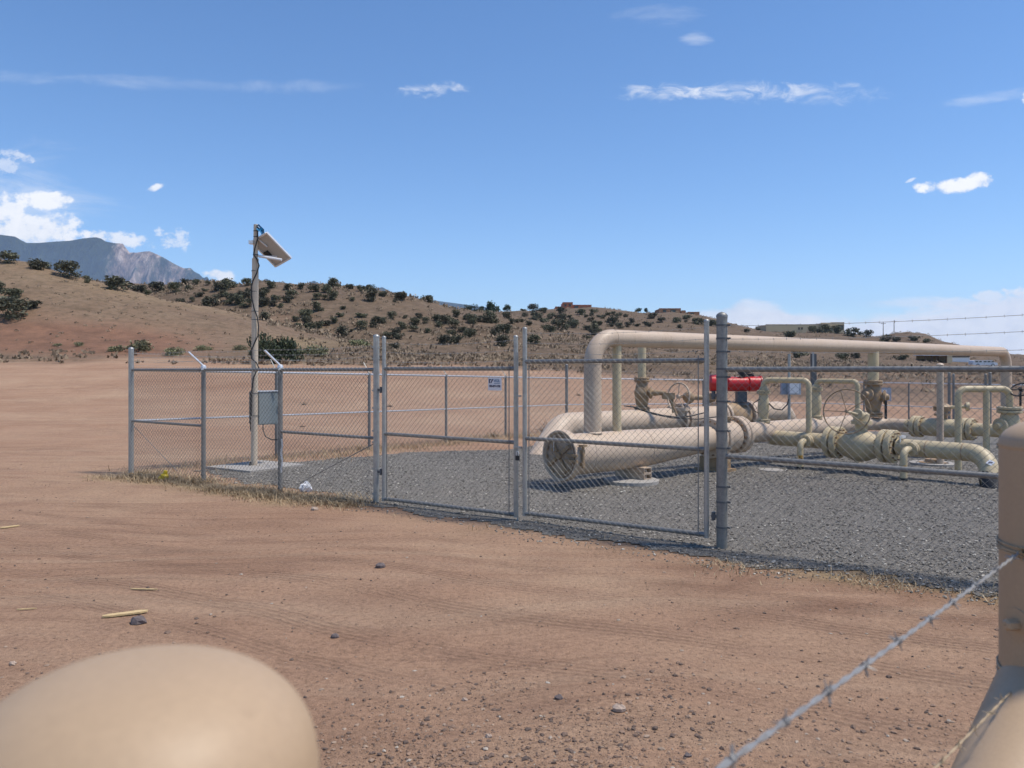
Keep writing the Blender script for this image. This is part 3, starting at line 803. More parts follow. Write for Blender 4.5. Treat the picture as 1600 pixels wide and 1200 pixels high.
# ---- rear fence
rf = thing('chain_link_fence', D, 'long rear chain link fence behind the pipes, with bright top rail', 'fence')
zr = lambda p: ground_h(p.x, p.y)
def rail_line(pa, pb, z, r, name, n=6):
    m = MB(); m.tube([V3(pa.lerp(pb, k/n), lerp(zr(pa), zr(pb), k/n)+z) for k in range(n+1)], r, 8); m.build(name, M['alu'], rf)
ad = (D-A).normalized()
def rear(px):
    k = (px-800)/F; t = (k*A.y-A.x)/(ad.x-k*ad.y); return A+ad*t
runs = [(A, D), (D, B2), (B2, E)]
for a, b in runs:
    rail_line(a, b, H, .0225, 'top_rail'); rail_line(a, b, .88, .018, 'middle_rail')
segs = [(a, b, .02, H+.04, .03, zr(a), zr(b)) for a, b in runs]
chain_part(rf, segs, rad=.0018)
def rpost(p, top, r, arm=None, nm='line_post'):
    m = post_mb(V3(p, 0), zr(p)-.1, zr(p)+top, r, 10, cap=True); m.build(nm, M['galvd'], rf)
    if arm is not None:
        m = MB(); b_ = V3(p, zr(p)+H+.03); t_ = b_+arm+Vector((0,0,.24)); m.tube([b_, t_], .010, 6); m.build('barb_arm', M['galv'], rf)
outn = Vector((-ad.y, ad.x, 0))
for px in (432, 577, 697, 790): rpost(rear(px), H+.01, .034, outn*.18)
rpost(D, H+.42, .05, nm='corner_post')
for t in (.25,.5,.75): rpost(D.lerp(B2, t), H+.01, .03)
rpost(B2, H+.3, .045, nm='corner_post')
bd = (E-B2).normalized()
def backr(px):
    k = (px-800)/F; t = (k*B2.y-B2.x)/(bd.x-k*bd.y); return B2+bd*t
for px, tp, r in ((1350,H+.02,.03),(1420,H+.02,.03),(1483,H+.42,.05),(1490,H+.36,.042),(1540,H+.36,.042),(1547,H+.42,.05)): rpost(backr(px), tp, r)
m_ = MB()
for a, b in runs:
    for k in range(3):
        barbed(m_, V3(a, zr(a)+H+.08+.1*k), V3(b, zr(b)+H+.08+.1*k), .0018, .03, .3)
m_.build('barbed_wire', M['barb'], rf)
ws = backr(1385); wn = Vector((-.5,-.86,0)).normalized()
sgn = thing('warning_sign', V3(ws, 1.0), 'small blue and white sign on the far back fence behind the tall valve', 'sign')
cc = P(1385, 616, ws.y-.1); tx = Vector((bd.x, bd.y, 0)); tn = Vector((tx.y, -tx.x, 0))
m_ = MB(); m_.box(cc, (.34,.01,.5), axes=(tx, tn, uz)); m_.build('sign_board', M['bluebox'], sgn)
for o_, w_ in ((uz*.12-tx*.06,.17),(tx*.08-uz*.1,.12)):
    m_ = MB(); m_.box(cc+tn*.008+o_, (w_,.004,.13), axes=(tx, tn, uz)); m_.build('sign_panel', M['white'], sgn)

# ------------------------------------------------------------------ pipework
p_ = Vector((.78,.625,0)).normalized(); q_ = Vector((.625,-.78,0)).normalized(); up = Vector((0,0,1))
L0 = Vector((.70,11.5,0))
def L(s, h): return L0+p_*s+up*h
def flange_obj(parent, o, ax, r, t, rin, nb, name='flange', m=None, br=.016):
    mb = MB(); mb.flange(o, ax, r, t, rin); fo = mb.build(name, m or M['pink'], parent)
    mb = MB(); mb.bolts(o, ax, (r+rin)/2+.015, nb, br, t+.07); mb.build('bolts', M['boltm'], fo)
    return fo
lau = thing('pig_launcher', V3(L0, 0), 'large pinkish tan launcher barrel behind the right gate leaf, round closure at its left end', 'pipe')
mb = MB(); mb.lathe(L(0,.5), p_, [(.10,.30),(.10,.305),(1.70,.305),(1.78,.297)], 48); mb.build('barrel', M['pink'], lau)
mb = MB()
# eccentric reducer, flat on top
vs = []; fs = []; n = 48
for i in range(9):
    t = i/8; s = 1.78+1.62*t; r = lerp(.297,.215,t); h = lerp(.50,.56,t)
    for k in range(n):
        a = 2*math.pi*k/n; vs.append(L(s, h+r*math.cos(a))+q_*r*math.sin(a))
for i in range(8):
    for k in range(n): fs.append((i*n+k, i*n+(k+1) % n, (i+1)*n+(k+1) % n, (i+1)*n+k))
mb.add(vs, fs, True); mb.build('reducer', M['pink'], lau)
mb = MB(); mb.tube([L(3.4,.56), L(3.55,.56)], .215, 40); mb.build('pipe', M['pink'], lau)
for s in (.45,1.715):
    mb = MB(); mb.lathe(L(s,.5), p_, [(0,.305),(.004,.309),(.016,.309),(.02,.305)], 40); mb.build('weld_seam', M['pink'], lau)
# closure
cl = MB(); cl.lathe(L(0,.5), p_, [(.02,.315),(-.02,.345),(-.02,.368),(.0,.375),(.09,.375),(.11,.36),(.11,.305)], 48)
cl = cl.build('closure_ring', M['pink'], lau)
dm = MB(); dm.lathe(L(0,.5), p_, [(.0,.001),(.0,.10),(-.006,.11),(-.006,.24),(.004,.255),(.004,.285),(-.015,.295),(-.015,.31),(.03,.316)], 48)
dm.build('closure_door', M['door_shaded'], lau)
bs = MB()
for a in (35, 125, 215, 305):
    d = q_*math.cos(R(a))+up*math.sin(R(a)); tt = q_*-math.sin(R(a))+up*math.cos(R(a))
    bs.box(L(0,.5)-p_*.02+d*.17, (.19,.05,.035), axes=(d, tt, p_))
for k in range(14):
    a = 2*math.pi*k/14+.1; d = q_*math.cos(a)+up*math.sin(a); tt = q_*-math.sin(a)+up*math.cos(a)
    bs.box(L(0,.5)-p_*.014+d*.272, (.024,.05,.02), axes=(d, tt, p_))
bs.lathe(L(0,.5)-p_*.05, p_, [(0,.001),(0,.05),(.05,.055)], 16)
bs.box(L(0,.5)-p_*.03-q_*.12+up*.08, (.05,.05,.05), axes=(q_, up, p_))
bs.build('locking_bar', M['brownv'], lau)
hg = MB(); o_ = L(.08,.5)+q_*.40
hg.tube([o_+up*-.15, o_+up*.16], .022, 8); hg.box(o_+up*.17, (.09,.09,.03), axes=(q_, p_, up)); hg.box(o_-q_*.06-up*.1, (.16,.05,.05), axes=(q_, p_, up)); hg.box(o_-q_*.06+up*.08, (.16,.05,.05), axes=(q_, p_, up))
hg.box(L(-.04,.53)+q_*.28, (.26,.03,.035), axes=(q_, p_, up)); hg.box(L(-.04,.45)+q_*.28, (.26,.03,.035), axes=(q_, p_, up))
hg.build('hinge', M['brownv'], lau)
ch = MB(); 
for k in range(7): ch.tube([L(-.05,.76-.03*k)-q_*.08+Vector((0,0,.012)), L(-.05,.76-.03*k)-q_*.08-Vector((0,0,.022))], .006, 5)
ch.build('safety_chain', M['alu'], lau)
# flanged ball valve on the launcher
flange_obj(lau, L(3.54,.56), p_, .35, .10, .215, 16)
mv = thing('ball_valve', V3(L(3.9,0), 0), 'flanged valve body behind the thick gate post, in line with the launcher', 'valve')
flange_obj(mv, L(3.67,.56), p_, .35, .10, .215, 16, br=.018)
mb = MB(); mb.lathe(L(3.71,.57), p_, [(0,.23),(.04,.27),(.22,.275),(.40,.27),(.46,.22)], 36); mb.build('valve_body', M['pink'], mv)
flange_obj(mv, L(4.21,.59), p_, .33, .10, .2, 16, br=.018)
mb = MB(); mb.lathe(L(3.93,.84), up, [(0,.10),(.05,.10),(.05,.14),(.09,.14),(.09,.05),(.2,.05),(.2,.001)], 20); mb.build('stem', M['brownv'], mv)
flange_obj(lau, L(4.325,.59), p_, .33, .10, .19, 16)
mb = MB(); mb.tube([L(4.36,.6), L(8.5,.6)], .19, 36); mb.lathe(L(8.5,.6), p_, [(0,.19),(.3,.145)], 32); 
mb.tube(bend([L(8.78,.58), L(9.46,.56), L(9.46,.55)+q_*.62], .42, 10), .137, 28); mb.build('pipe', M['pink'], lau)
def Y1(t, h=.49): return L(5.26,0)+q_*t+up*h
def Y2(t, h=.55): return L(9.46,0)+q_*t+up*h
# support beams and pad
pad = thing('concrete_pad', V3(L(1.42,0), 0), 'round pale concrete pad under the launcher support beams', 'pad')
pc = Vector((1.85,12.2,0)); pz = ground_h(pc.x, pc.y)
mb = MB(); mb.lathe((pc.x,pc.y,pz), up, [(0,.42),(.055,.42),(.06,.41),(.06,.001)], 40); mb.build('slab', M['conc'], pad)
st = thing('pipe_support', V3(pc, pz), 'two stacked tan steel channels carrying the launcher barrel on the round pad', 'support')
bc = L(1.5,0)+q_*.05
for k in range(2):
    mb = MB(); z = pz+.062+.093*k; wI = .17; hI = .088; th = .012
    for zz in (z+th/2, z+hI-th/2): mb.box(V3(bc, zz), (.62,wI,th), axes=(q_, p_, up))
    for sx in (-1, 1): mb.box(V3(bc, z+hI/2)+p_*sx*(wI/2-th/2), (.62,th,hI-2*th), axes=(q_, p_, up))
    mb.box(V3(bc, z+hI/2), (.55,.02,hI-2*th), axes=(q_, p_, up))
    mb.build('channel_beam', M['pink'], st)
st2 = thing('pipe_support', V3(L(3.6,0), 0), 'short brown block under the flange beside the thick gate post', 'support')
mb = MB(); mb.box(L(3.65,.115), (.22,.5,.25), axes=(p_, q_, up)); mb.box(L(3.65,.02), (.36,.62,.05), axes=(p_, q_, up)); mb.build('block', M['brownv'], st2)
# overhead bypass
ov = thing('overhead_pipe', L(.665,.8), 'long pinkish tan overhead pipe that rises from the launcher and runs off to the right', 'pipe')
end = L(16.75, 2.25)
mb = MB(); mb.tube(bend([L(.665,.72), L(.665,2.24), end, end-up*2.1], .40, 12), .134, 28); mb.build('pipe', M['pink'], ov)
for o_, d_, r_ in ((L(.665,.79),up,.15),(L(.665,1.83),up,.139),(L(1.09,2.24),p_,.139)):
    mb = MB(); mb.lathe(o_, d_, [(0,r_-.004),(.004,r_),(.014,r_),(.03,.134)], 24); mb.build('weld_seam', M['pink'], ov)
mb = MB(); mb.tube([L(1.19,.78), L(1.19,2.15)], .070, 18); mb.build('riser', M['yellow'], ov)
# rear line with elbow into the ground
R0 = Vector((2.7,19.5,0))
def Rr(s, h=.45): return R0+p_*s+up*h
rl_ = thing('rear_pipeline', V3(Rr(0), 0), 'thick pinkish tan pipe behind the launcher, its left elbow diving into the gravel', 'pipe')
e0 = Rr(-2.0); e1 = Vector((.42,16.85,-.5))
mb = MB(); mb.tube(bend([Rr(3.9), e0, e1], .85, 14), .305, 36); mb.build('pipe', M['pink'], rl_)
mb = MB(); mb.tube(bend([Rr(5.3,.5), Rr(7.3,.5), Rr(7.3,.5)-up*1.3], .5, 10), .30, 32); mb.build('pipe', M['pink'], rl_)
for s in (2.15, 3.9, 5.3): flange_obj(rl_, Rr(s-.06), p_, .42, .10, .3, 16)
for s in (2.27,): flange_obj(rl_, Rr(s), p_, .42, .10, .3, 16)
mb = MB()
cb = [(985,634),(1000,640),(1015,644),(1035,649),(1058,652),(1080,650),(1100,645)]
mb.tube([P(x, y, 18.9+.01*(x-985)) for x, y in cb], .016, 6)
cb = [(975,634),(990,636),(1003,640),(1020,647),(1050,653),(1090,655),(1130,650)]
mb.tube([P(x, y, 18.8+.01*(x-985)) for x, y in cb], .013, 6); mb.build('cable', M['black'], rl_)

rv = thing('actuated_valve', V3(Rr(4.6), 0), 'valve with large red cylindrical actuator on grey columns behind the thick gate post', 'valve')
flange_obj(rv, Rr(4.02), p_, .42, .10, .3, 16); flange_obj(rv, Rr(5.12), p_, .42, .10, .3, 16)
mb = MB(); mb.lathe(Rr(4.06), p_, [(0,.30),(.08,.36),(.25,.40),(.5,.41),(.78,.40),(.93,.36),(1.02,.30)], 36); mb.build('valve_body', M['brownv'], rv)
def rp(px, py): return P(px, py, 22.3)
ax_ = Vector((1,0,0))
mb = MB(); o_ = rp(1158, 633); mb.lathe(o_, up, [(0,.22),(.05,.22),(.05,.15),(.07,.15)], 20); mb.box(rp(1158,620), (.27,.24,.30)); mb.build('column', M['dgrey'], rv)
mb = MB(); o_ = rp(1112, 633); mb.lathe(o_, up, [(0,.20),(.05,.20),(.05,.10),(.14,.10),(.14,.17),(.32,.17),(.34,.001)], 20); mb.build('column', M['brownv'], rv)
mb = MB(); mb.lathe(rp(1108,598.5), ax_, [(-.02,.001),(0,.20),(.03,.235),(.30,.235),(.34,.20),(.36,.1)], 28); mb.lathe(rp(1129,599), ax_, [(0,.09),(.2,.09)], 16); mb.build('spring_cylinder', M['red'], rv)
mb = MB(); mb.lathe(rp(1134,600), ax_, [(-.02,.001),(0,.15),(.06,.205),(.60,.205),(.64,.16)], 26); mb.lathe(rp(1170,600), ax_, [(-.05,.17),(0,.215),(.30,.215),(.34,.17),(.34,.001)], 26); mb.lathe(rp(1187,600), ax_, [(0,.235),(.03,.235),(.03,.001)], 26)
mb.tube([rp(1132,592), rp(1188,592)], .02, 6); mb.tube([rp(1132,609), rp(1188,609)], .02, 6); mb.build('actuator_housing', M['red'], rv)
mb = MB(); mb.lathe(rp(1160,588.5), up, [(0,.09),(.05,.09),(.05,.13),(.17,.13),(.22,.08),(.22,.001)], 16); mb.box(rp(1172,586), (.2,.1,.09)); mb.build('limit_switch', M['black'], rv)
mb = MB(); mb.tube([rp(1163,583), rp(1175,581), rp(1178,588)], .018, 6); mb.build('cable', M['black'], rv)

# generic vertical valve: flanges top/bottom, swollen body, side bonnet
def vvalve(th, base, z0, z1, r, rb, m, side=None, brr=.010):
    b0 = V3(base, z0); hgt = z1-z0
    for z in (z0+r*.12, z0+r*.42, z1-r*.42, z1-r*.12):
        mb = MB(); mb.flange(V3(base, z), up, r, r*.24, rb*.5, 12); mb.bolts(V3(base, z), up, r*.8, 8, brr, r*.4); mb.build('flange', m, th)
    mb = MB(); mb.lathe(b0, up, [(r*.5,rb*.8),(hgt*.3,rb),(hgt*.5,rb*1.12),(hgt*.7,rb),(hgt-r*.5,rb*.8)], 24); mb.build('valve_body', m, th)
    if side:
        for d, l in side:
            mb = MB(); d = Vector(d).normalized(); o_ = V3(base, z0+hgt*.55)
            mb.lathe(o_, d, [(rb*.6,rb*.62),(rb*1.25,rb*.62),(rb*1.25,rb*.9),(rb*1.5,rb*.9),(rb*1.6,rb*.5),(rb*1.6+l,rb*.32),(rb*1.6+l,.001)], 18); mb.build('bonnet', m, th)
# riser valve on the rear line
v1 = thing('plug_valve', V3(Rr(.757), .75), 'tan riser valve standing on the rear pipe between the two yellowish risers', 'valve')
vvalve(v1, Rr(.757), .70, 1.56, .2, .165, M['brownv'], [(-p_-q_*-.6, .02), (Vector((.9,-.4,0)), .35)])
mb = MB(); o_ = V3(Rr(.757), 1.18)+Vector((.62,-.25,-.08)); mb.box(o_, (.30,.16,.16)); mb.tube([o_+Vector((.1,0,0)), o_+Vector((.12,0,-.42))], .03, 8); mb.tube([o_+Vector((.0,0,0)), o_+Vector((.22,0,-.5))], .03, 8); mb.build('yoke', M['brownv'], v1)
v1r = thing('riser_pipe', V3(Rr(.757), 1.5), 'yellowish riser rising from the tan valve on the rear pipe up to the overhead pipe', 'pipe')
hh = 2.60
mb = MB(); mb.tube(bend([Rr(.757,1.52), Rr(.757,hh), Rr(12.6,hh), Rr(12.6,1.2)], .33, 10), .105, 22); mb.build('pipe', M['yellow'], v1r)
# handwheel helper
def handwheel(parent, c, ax, rad, rim=.018, spokes=5, m=None, ph=0.0):
    ax = Vector(ax).normalized(); a1 = (up-ax*ax.dot(up)).normalized(); a2 = ax.cross(a1); c = Vector(c)
    mb = MB(); mb.tube([c+(a1*math.cos(t)+a2*math.sin(t))*rad for t in [2*math.pi*k/40 for k in range(40)]], rim, 8, closed=True)
    for k in range(spokes):
        t = 2*math.pi*k/spokes+ph; mb.tube([c, c+(a1*math.cos(t)+a2*math.sin(t))*rad], rim*.62, 6)
    mb.lathe(c-ax*.04, ax, [(0,.001),(0,rim*2.2),(.08,rim*2.2),(.08,.001)], 12)
    return mb.build('handwheel', m or M['brownv'], parent)
v2 = thing('gate_valve', V3(Rr(2.4), .7), 'small valve with an upright handwheel on the rear pipe, behind the right gate leaf', 'valve')
c2 = P(1060, 620, 20.6)
handwheel(v2, c2, (-.75,-.6,.1), .36, .022, 5, M['pink'])
mb = MB(); mb.tube([c2, c2+Vector((.25,.2,0))], .03, 8); mb.blob(P(1076,621,20.7), .16,.16,.17, 16); mb.tube([P(1076,621,20.7), P(1096,621,20.8)], .07, 10); mb.build('gearbox', M['brownv'], v2)
mb = MB(); mb.lathe(P(1062,650,20.6), up, [(0,.16),(.14,.16),(.14,.24),(.22,.24),(.22,.001)], 20); mb.build('bonnet', M['pink'], v2)
# valve riser at end of the launcher line
v3 = thing('plug_valve', V3(L(9.25,0), .7), 'tall brown riser valve under the overhead pipe, right of the big handwheel', 'valve')
vvalve(v3, L(9.25,0), .72, 1.52, .20, .165, M['brownv'], [(Vector((.85,-.5,0)), .06), (Vector((-.8,-.5,.2)), .05)])
mb = MB(); o_ = P(1384,640,17); mb.box(o_, (.04,.04,.40)); mb.build('lever', M['black'], v3)
mb = MB(); mb.tube([L(9.25,1.5), L(9.25,2.15)], .115, 22); mb.build('riser', M['yellow'], ov)
# two small valves on the launcher line with U-shaped bypasses
def small_valve(s, zt, label):
    v = thing('globe_valve', V3(L(s,0), .78), label, 'valve')
    vvalve(v, L(s,0), .77, zt, .122, .095, M['yellow'], None, .007)
    return v
sv1 = small_valve(5.11, 1.37, 'small khaki flanged valve on the launcher line under the left bypass pipe')
mb = MB(); c_ = P(1193,632,14.6); mb.tube([c_+Vector((-.07,0,.1)), c_+Vector((-.20,-.02,.02)), c_+Vector((-.20,-.02,-.1)), c_+Vector((-.1,-.02,-.16))], .009, 6)
mb.tube([c_+Vector((.1,0,.02)), c_+Vector((.2,0,-.08)), c_+Vector((.34,0,-.10)), c_+Vector((.44,0,0)), c_+Vector((.47,0,.1))], .012, 6); mb.build('tubing', M['black'], sv1)
sv2 = small_valve(6.93, 1.40, 'small khaki flanged valve on the launcher line below the dark steel post')
u1 = thing('bypass_pipe', L(5.11,1.4), 'thin khaki U shaped bypass pipe left of the big handwheel', 'pipe', 'U shaped bypass pipes')
zz = 1.56; e_ = Y1(.83, 0)
mb = MB(); mb.tube(bend([L(5.11,1.36), L(5.11,zz), V3(e_, zz), V3(e_, .5)], .11, 8), .052, 16); mb.lathe(L(5.11,1.38), up, [(0,.09),(.06,.055)], 16); mb.build('pipe', M['yellow'], u1)
u2 = thing('bypass_pipe', L(6.93,1.4), 'thin khaki U shaped bypass pipe just behind the big handwheel', 'pipe', 'U shaped bypass pipes')
e_ = L(6.93,0)+q_*.86
mb = MB(); mb.tube(bend([L(6.93,1.38), L(6.93,1.53), V3(e_,1.53), V3(e_,-.05)], .10, 8), .048, 16); mb.lathe(L(6.93,1.41), up, [(0,.09),(.05,.05)], 16); mb.build('pipe', M['yellow'], u2)
# dark steel post
sp_ = thing('steel_post', V3(P(1270,0,22), -.3), 'dark grey steel post standing behind the small valve', 'post')
mb = MB(); b_ = P(1271,0,22); mb.box((b_.x,b_.y,.9), (.14,.10,2.6)); mb.build('post', M['dgrey'], sp_)
mb = MB(); mb.box((b_.x-.03,b_.y-.05,2.0), (.05,.03,.5)); mb.build('bracket', M['galv'], sp_)
# instrument post with enclosure
ip = thing('instrument_post', V3(P(1233,0,21), -.3), 'thin grey conduit post with a pale enclosure, behind the left bypass pipe', 'post')
b_ = P(1233,0,21); mb = MB(); mb.tube([(b_.x,b_.y,-.4),(b_.x,b_.y,2.18)], .04, 10); mb.build('post', M['galv'], ip)
mb = MB(); mb.box(P(1241,604,20.9), (.30,.16,.42)); mb.box(P(1229,604,21.1), (.3,.12,.42)); mb.build('enclosure', M['bluebox'], ip)
mb = MB(); mb.box(P(1241,604,20.8), (.24,.02,.36)); mb.build('enclosure_door', M['white'], ip)

# ---- front khaki line Y1
y1 = thing('front_pipeline', V3(Y1(0), 0), 'khaki pipe crossing the right side of the compound, with a taped elbow into the gravel', 'pipe')
mb = MB(); mb.tube([Y1(.05), Y1(1.22)], .137, 28); mb.build('pipe', M['yellow'], y1)
ec1 = Y1(3.74); ec3 = ec1+Vector((-.13,-.40,-.72))
el = bend([Y1(2.42), ec1, ec3], .33, 12)
mb = MB(); mb.tube(el, .137, 30); mb.build('pipe', M['yellow'], y1)
for t in (2.88, 3.42):
    mb = MB(); mb.lathe(Y1(t), q_, [(0,.137),(.003,.1405),(.014,.1405),(.017,.137)], 28); mb.build('weld_seam', M['brownv'], y1)
mb = MB(); w0 = ec1.lerp(ec3,.44); w1 = ec3; rw = random.Random(4); nn = 30
vs = []; fs = []
ax2 = (w1-w0).normalized(); b1 = ax2.orthogonal().normalized(); b2 = ax2.cross(b1)
for i in range(7):
    for k in range(nn):
        a = 2*math.pi*k/nn; fr_ = i/6; j = (rw.uniform(-.05,.06) if i == 0 else 0)
        vs.append(w0+ax2*((w1-w0).length*fr_+j)+(b1*math.cos(a)+b2*math.sin(a))*(.144+.012*rw.random()))
for i in range(6):
    for k in range(nn):
        if i in (1,4) and k % 7 == 3: continue
        fs.append((i*nn+k, i*nn+(k+1) % nn, (i+1)*nn+(k+1) % nn, (i+1)*nn+k))
mb.add(vs, fs); mb.build('torn_wrap', M['black'], y1)
# sticker on the elbow (white diamond with a dark line of text)
nn_ = Vector((-.22,-.86,.45)).normalized(); sc_ = ec1.lerp(ec3,.24)+Vector((-.01,0,0))+nn_*.139
tx_ = up.cross(nn_)*1; tx_ = (Vector((1,0,0))-nn_*nn_.x).normalized(); ty_ = nn_.cross(tx_)
mb = MB(); mb.add([sc_+tx_*.065, sc_+ty_*.05, sc_-tx_*.065, sc_-ty_*.05, sc_+tx_*.065-nn_*.03, sc_+ty_*.05-nn_*.03, sc_-tx_*.065-nn_*.03, sc_-ty_*.05-nn_*.03],
   [(0,1,2,3),(0,4,5,1),(1,5,6,2),(2,6,7,3),(3,7,4,0)]); stk = mb.build('diamond_sticker', M['white'], y1)
mb = MB(); mb.box(sc_+nn_*.002, (.06,.012,.004), axes=(tx_, ty_, nn_)); mb.build('printed_line', M['navy'], stk)
# big handwheel valve
bv = thing('ball_valve', V3(Y1(1.8), 0), 'big khaki flanged valve with a large spoked handwheel on the front pipe', 'valve')
for t in (1.26,1.39,2.205,2.335): flange_obj(bv, Y1(t,.49), q_, .275, .10, .137, 14, 'flange', M['yellow'], .013)
mb = MB(); mb.lathe(Y1(1.43,.462), q_, [(0,.15),(.05,.185),(.14,.215),(.26,.262),(.37,.272),(.48,.25),(.60,.195),(.735,.15)], 36); mb.build('valve_body', M['yellow'], bv)
bo = Y1(1.80, .70)
mb = MB(); mb.lathe(bo, up, [(0,.10),(.10,.095),(.13,.11),(.13,.165),(.19,.165),(.19,.13),(.30,.13),(.33,.09),(.33,.001)], 24); mb.build('bonnet', M['yellow'], bv)
wc = P(1323, 643, 12.55); gb = V3(bo, 1.0-.02)
mb = MB(); dirw = (wc-gb); mb.tube([gb, wc+dirw.normalized()*-.02], .022, 10); mb.lathe(gb+dirw.normalized()*.16, dirw, [(0,.001),(0,.085),(.10,.095),(.16,.085),(.16,.001)], 20); mb.build('gearbox', M['yellow'], bv)
handwheel(bv, wc, dirw, .355, .0105, 5, M['brownv'], .3)
# drains on the front line
def drain(t, off, base_px, label, s1):
    d = thing('drain_pipe', V3(Y1(t)-p_*off, 0), label, 'pipe', 'drain elbows on the front pipe')
    o_ = Y1(t)
    for k, dd in enumerate((.17,.235)):
        mb = MB(); mb.flange(o_-p_*dd, p_, .115, .05, .05, 8); mb.bolts(o_-p_*dd, p_, .088, 8, .009, .085); mb.build('flange', M['yellow'], d)
    e = o_-p_*off
    mb = MB(); mb.tube([o_-p_*.1, o_-p_*.2], .05, 14); mb.tube(bend([o_-p_*.22, e, V3(e, -.1)], .12, 8), .055, 18); mb.build('elbow_pipe', M['yellow'], d)
    mb = MB(); mb.tube([V3(e,-.08), V3(e,.055)], .061, 16); mb.build('black_wrap', M['black'], d)
    mb = MB(); rr = .0565; aa = math.atan2(-.98, -.2); vs = []
    for i in range(7):
        a = aa+(-.7+1.4*i/6)
        vs += [V3(e, .17)+Vector((math.cos(a),math.sin(a),0))*rr, V3(e, .255)+Vector((math.cos(a),math.sin(a),0))*rr]
    mb.add(vs, [(2*i,2*i+2,2*i+3,2*i+1) for i in range(6)], True); so = mb.build('orange_label', M['orange'], d)
    mb = MB(); aa += .25; mb.box(V3(e,.19)+Vector((math.cos(aa),math.sin(aa),0))*.057, (.03,.02,.025), aa+math.pi/2); mb.box(V3(e,.225)+Vector((math.cos(aa-.5),math.sin(aa-.5),0))*.057, (.02,.02,.02), aa+math.pi/2-.5); mb.build('printed_mark', M['black'], so)
    return d
drain(.90, .40, 0, 'small khaki drain elbow left of the big handwheel valve', 1)
drain(2.72, .46, 0, 'small khaki drain elbow right of the big handwheel valve', 1)
sdr = MB(); sdr.box(Y1(2.50,.62)-p_*.10, (.02,.02,.13)); sdr.box(Y1(2.50,.66)-p_*.02, (.12,.05,.04), axes=(p_,q_,up)); sdr.build('bleed_fitting', M['alu'], bv)
# khaki pad ring
pr = thing('concrete_pad', V3(Vector((7.9,14.8,0)), 0), 'round pale concrete ring pad behind the front pipe at right', 'pad')
zz = ground_h(7.9,14.8); mb = MB(); mb.lathe((7.9,14.8,zz), up, [(.0,.40),(.05,.40),(.055,.385),(.055,.27),(.035,.26),(.035,.001)], 36); mb.build('ring', M['conc'], pr)
mb = MB(); mb.lathe((7.9,14.8,zz+.03), up, [(.0,.24),(.03,.24),(.03,.15),(.09,.13),(.09,.001)], 24); mb.build('centre_block', M['brownv'], pr)
pd3 = thing('concrete_pad', V3(Vector((4.5,12.9,0)), 0), 'flat pale slab edge lying in the gravel right of the thick gate post', 'pad')
c_ = ground_pt(1205, 735); mb = MB(); mb.lathe((c_.x,c_.y,ground_h(c_.x,c_.y)), up, [(.0,.20),(.020,.20),(.024,.19),(.024,.001)], 30); mb.build('slab', M['conc'], pd3)

# ---- second khaki line
y2 = thing('second_pipeline', V3(Y2(1), 0), 'khaki pipe running behind the front pipe at the right side of the compound', 'pipe')
mb = MB(); mb.tube([Y2(.6), Y2(.75)], .137, 24); mb.tube([Y2(1.95), Y2(5.2)], .130, 24); mb.build('pipe', M['yellow'], y2)
v4 = thing('ball_valve', V3(Y2(1.3), 0), 'khaki flanged valve on the second pipe, behind the slim pole', 'valve')
for t in (.80,.91,1.80,1.91): flange_obj(v4, Y2(t), q_, .225, .09, .13, 12, 'flange', M['yellow'], .012)
mb = MB(); mb.lathe(Y2(.95), q_, [(0,.14),(.06,.18),(.4,.20),(.74,.18),(.8,.14)], 30); mb.build('valve_body', M['yellow'], v4)
o_ = Y2(1.35,.74); mb = MB(); mb.lathe(o_, up, [(0,.09),(.06,.09),(.06,.15),(.10,.15),(.10,.10),(.16,.10),(.16,.16),(.25,.17),(.30,.12),(.34,.001)], 20); mb.build('bonnet', M['brownv'], v4)
mb = MB(); mb.tube([o_+up*.24+Vector((.1,-.1,0)), o_+up*.26+Vector((.42,-.2,0))], .035, 8); mb.lathe(o_+up*.26+Vector((.42,-.2,0)), Vector((1,-.4,0)), [(-.04,.001),(-.04,.09),(.02,.09),(.02,.001)], 14); mb.build('gear_arm', M['yellow'], v4)
# slim pinkish pole
po = thing('pipe_stub', V3(P(1469,0,15), 0), 'slim pinkish vent pole standing behind the front pipe', 'pole')
b_ = P(1469,0,14.6); mb = MB(); mb.tube([(b_.x,b_.y,-.1),(b_.x,b_.y,1.83)], .060, 16); mb.lathe((b_.x,b_.y,1.83), up, cap_prof(.060,.05), 14); mb.build('pole', M['pink'], po)
# third bypass
u3 = thing('bypass_pipe', Vector((7.47,13.2,0)), 'thin khaki bypass pipe at the far right with two legs, beside the tan post', 'pipe', 'U shaped bypass pipes')
b0 = Vector((7.47,13.2,0)); b1 = Vector((8.36,13.25,0))
mb = MB(); mb.tube(bend([V3(b0,-.1), V3(b0,1.43), V3(b1,1.43), V3(b1,1.05)], .13, 8), .055, 18); b2_ = b0.lerp(b1,.55)+Vector((0,.0,0)); mb.tube([V3(b2_,.4), V3(b2_,1.42)], .052, 16); mb.build('pipe', M['yellow'], u3)
mb = MB(); mb.tube([V3(b0,-.1), V3(b0,.07)], .060, 16); mb.build('black_wrap', M['black'], u3)
v5 = thing('gate_valve', V3(b1,0), 'khaki flanged valve just above the tan post, with a dark handwheel', 'valve')
vvalve(v5, b1, .42, 1.13, .19, .15, M['yellow'], [(Vector((-.9,-.3,0)), .05)])
handwheel(v5, V3(b1,1.42)+Vector((.12,-.1,0)), (-.5,-.4,.7), .15, .012, 4, M['black'])
mb = MB(); mb.tube([V3(b1,1.15)+Vector((.12,-.1,0)), V3(b1,1.42)+Vector((.12,-.1,0))], .018, 8); mb.build('stem', M['black'], v5)

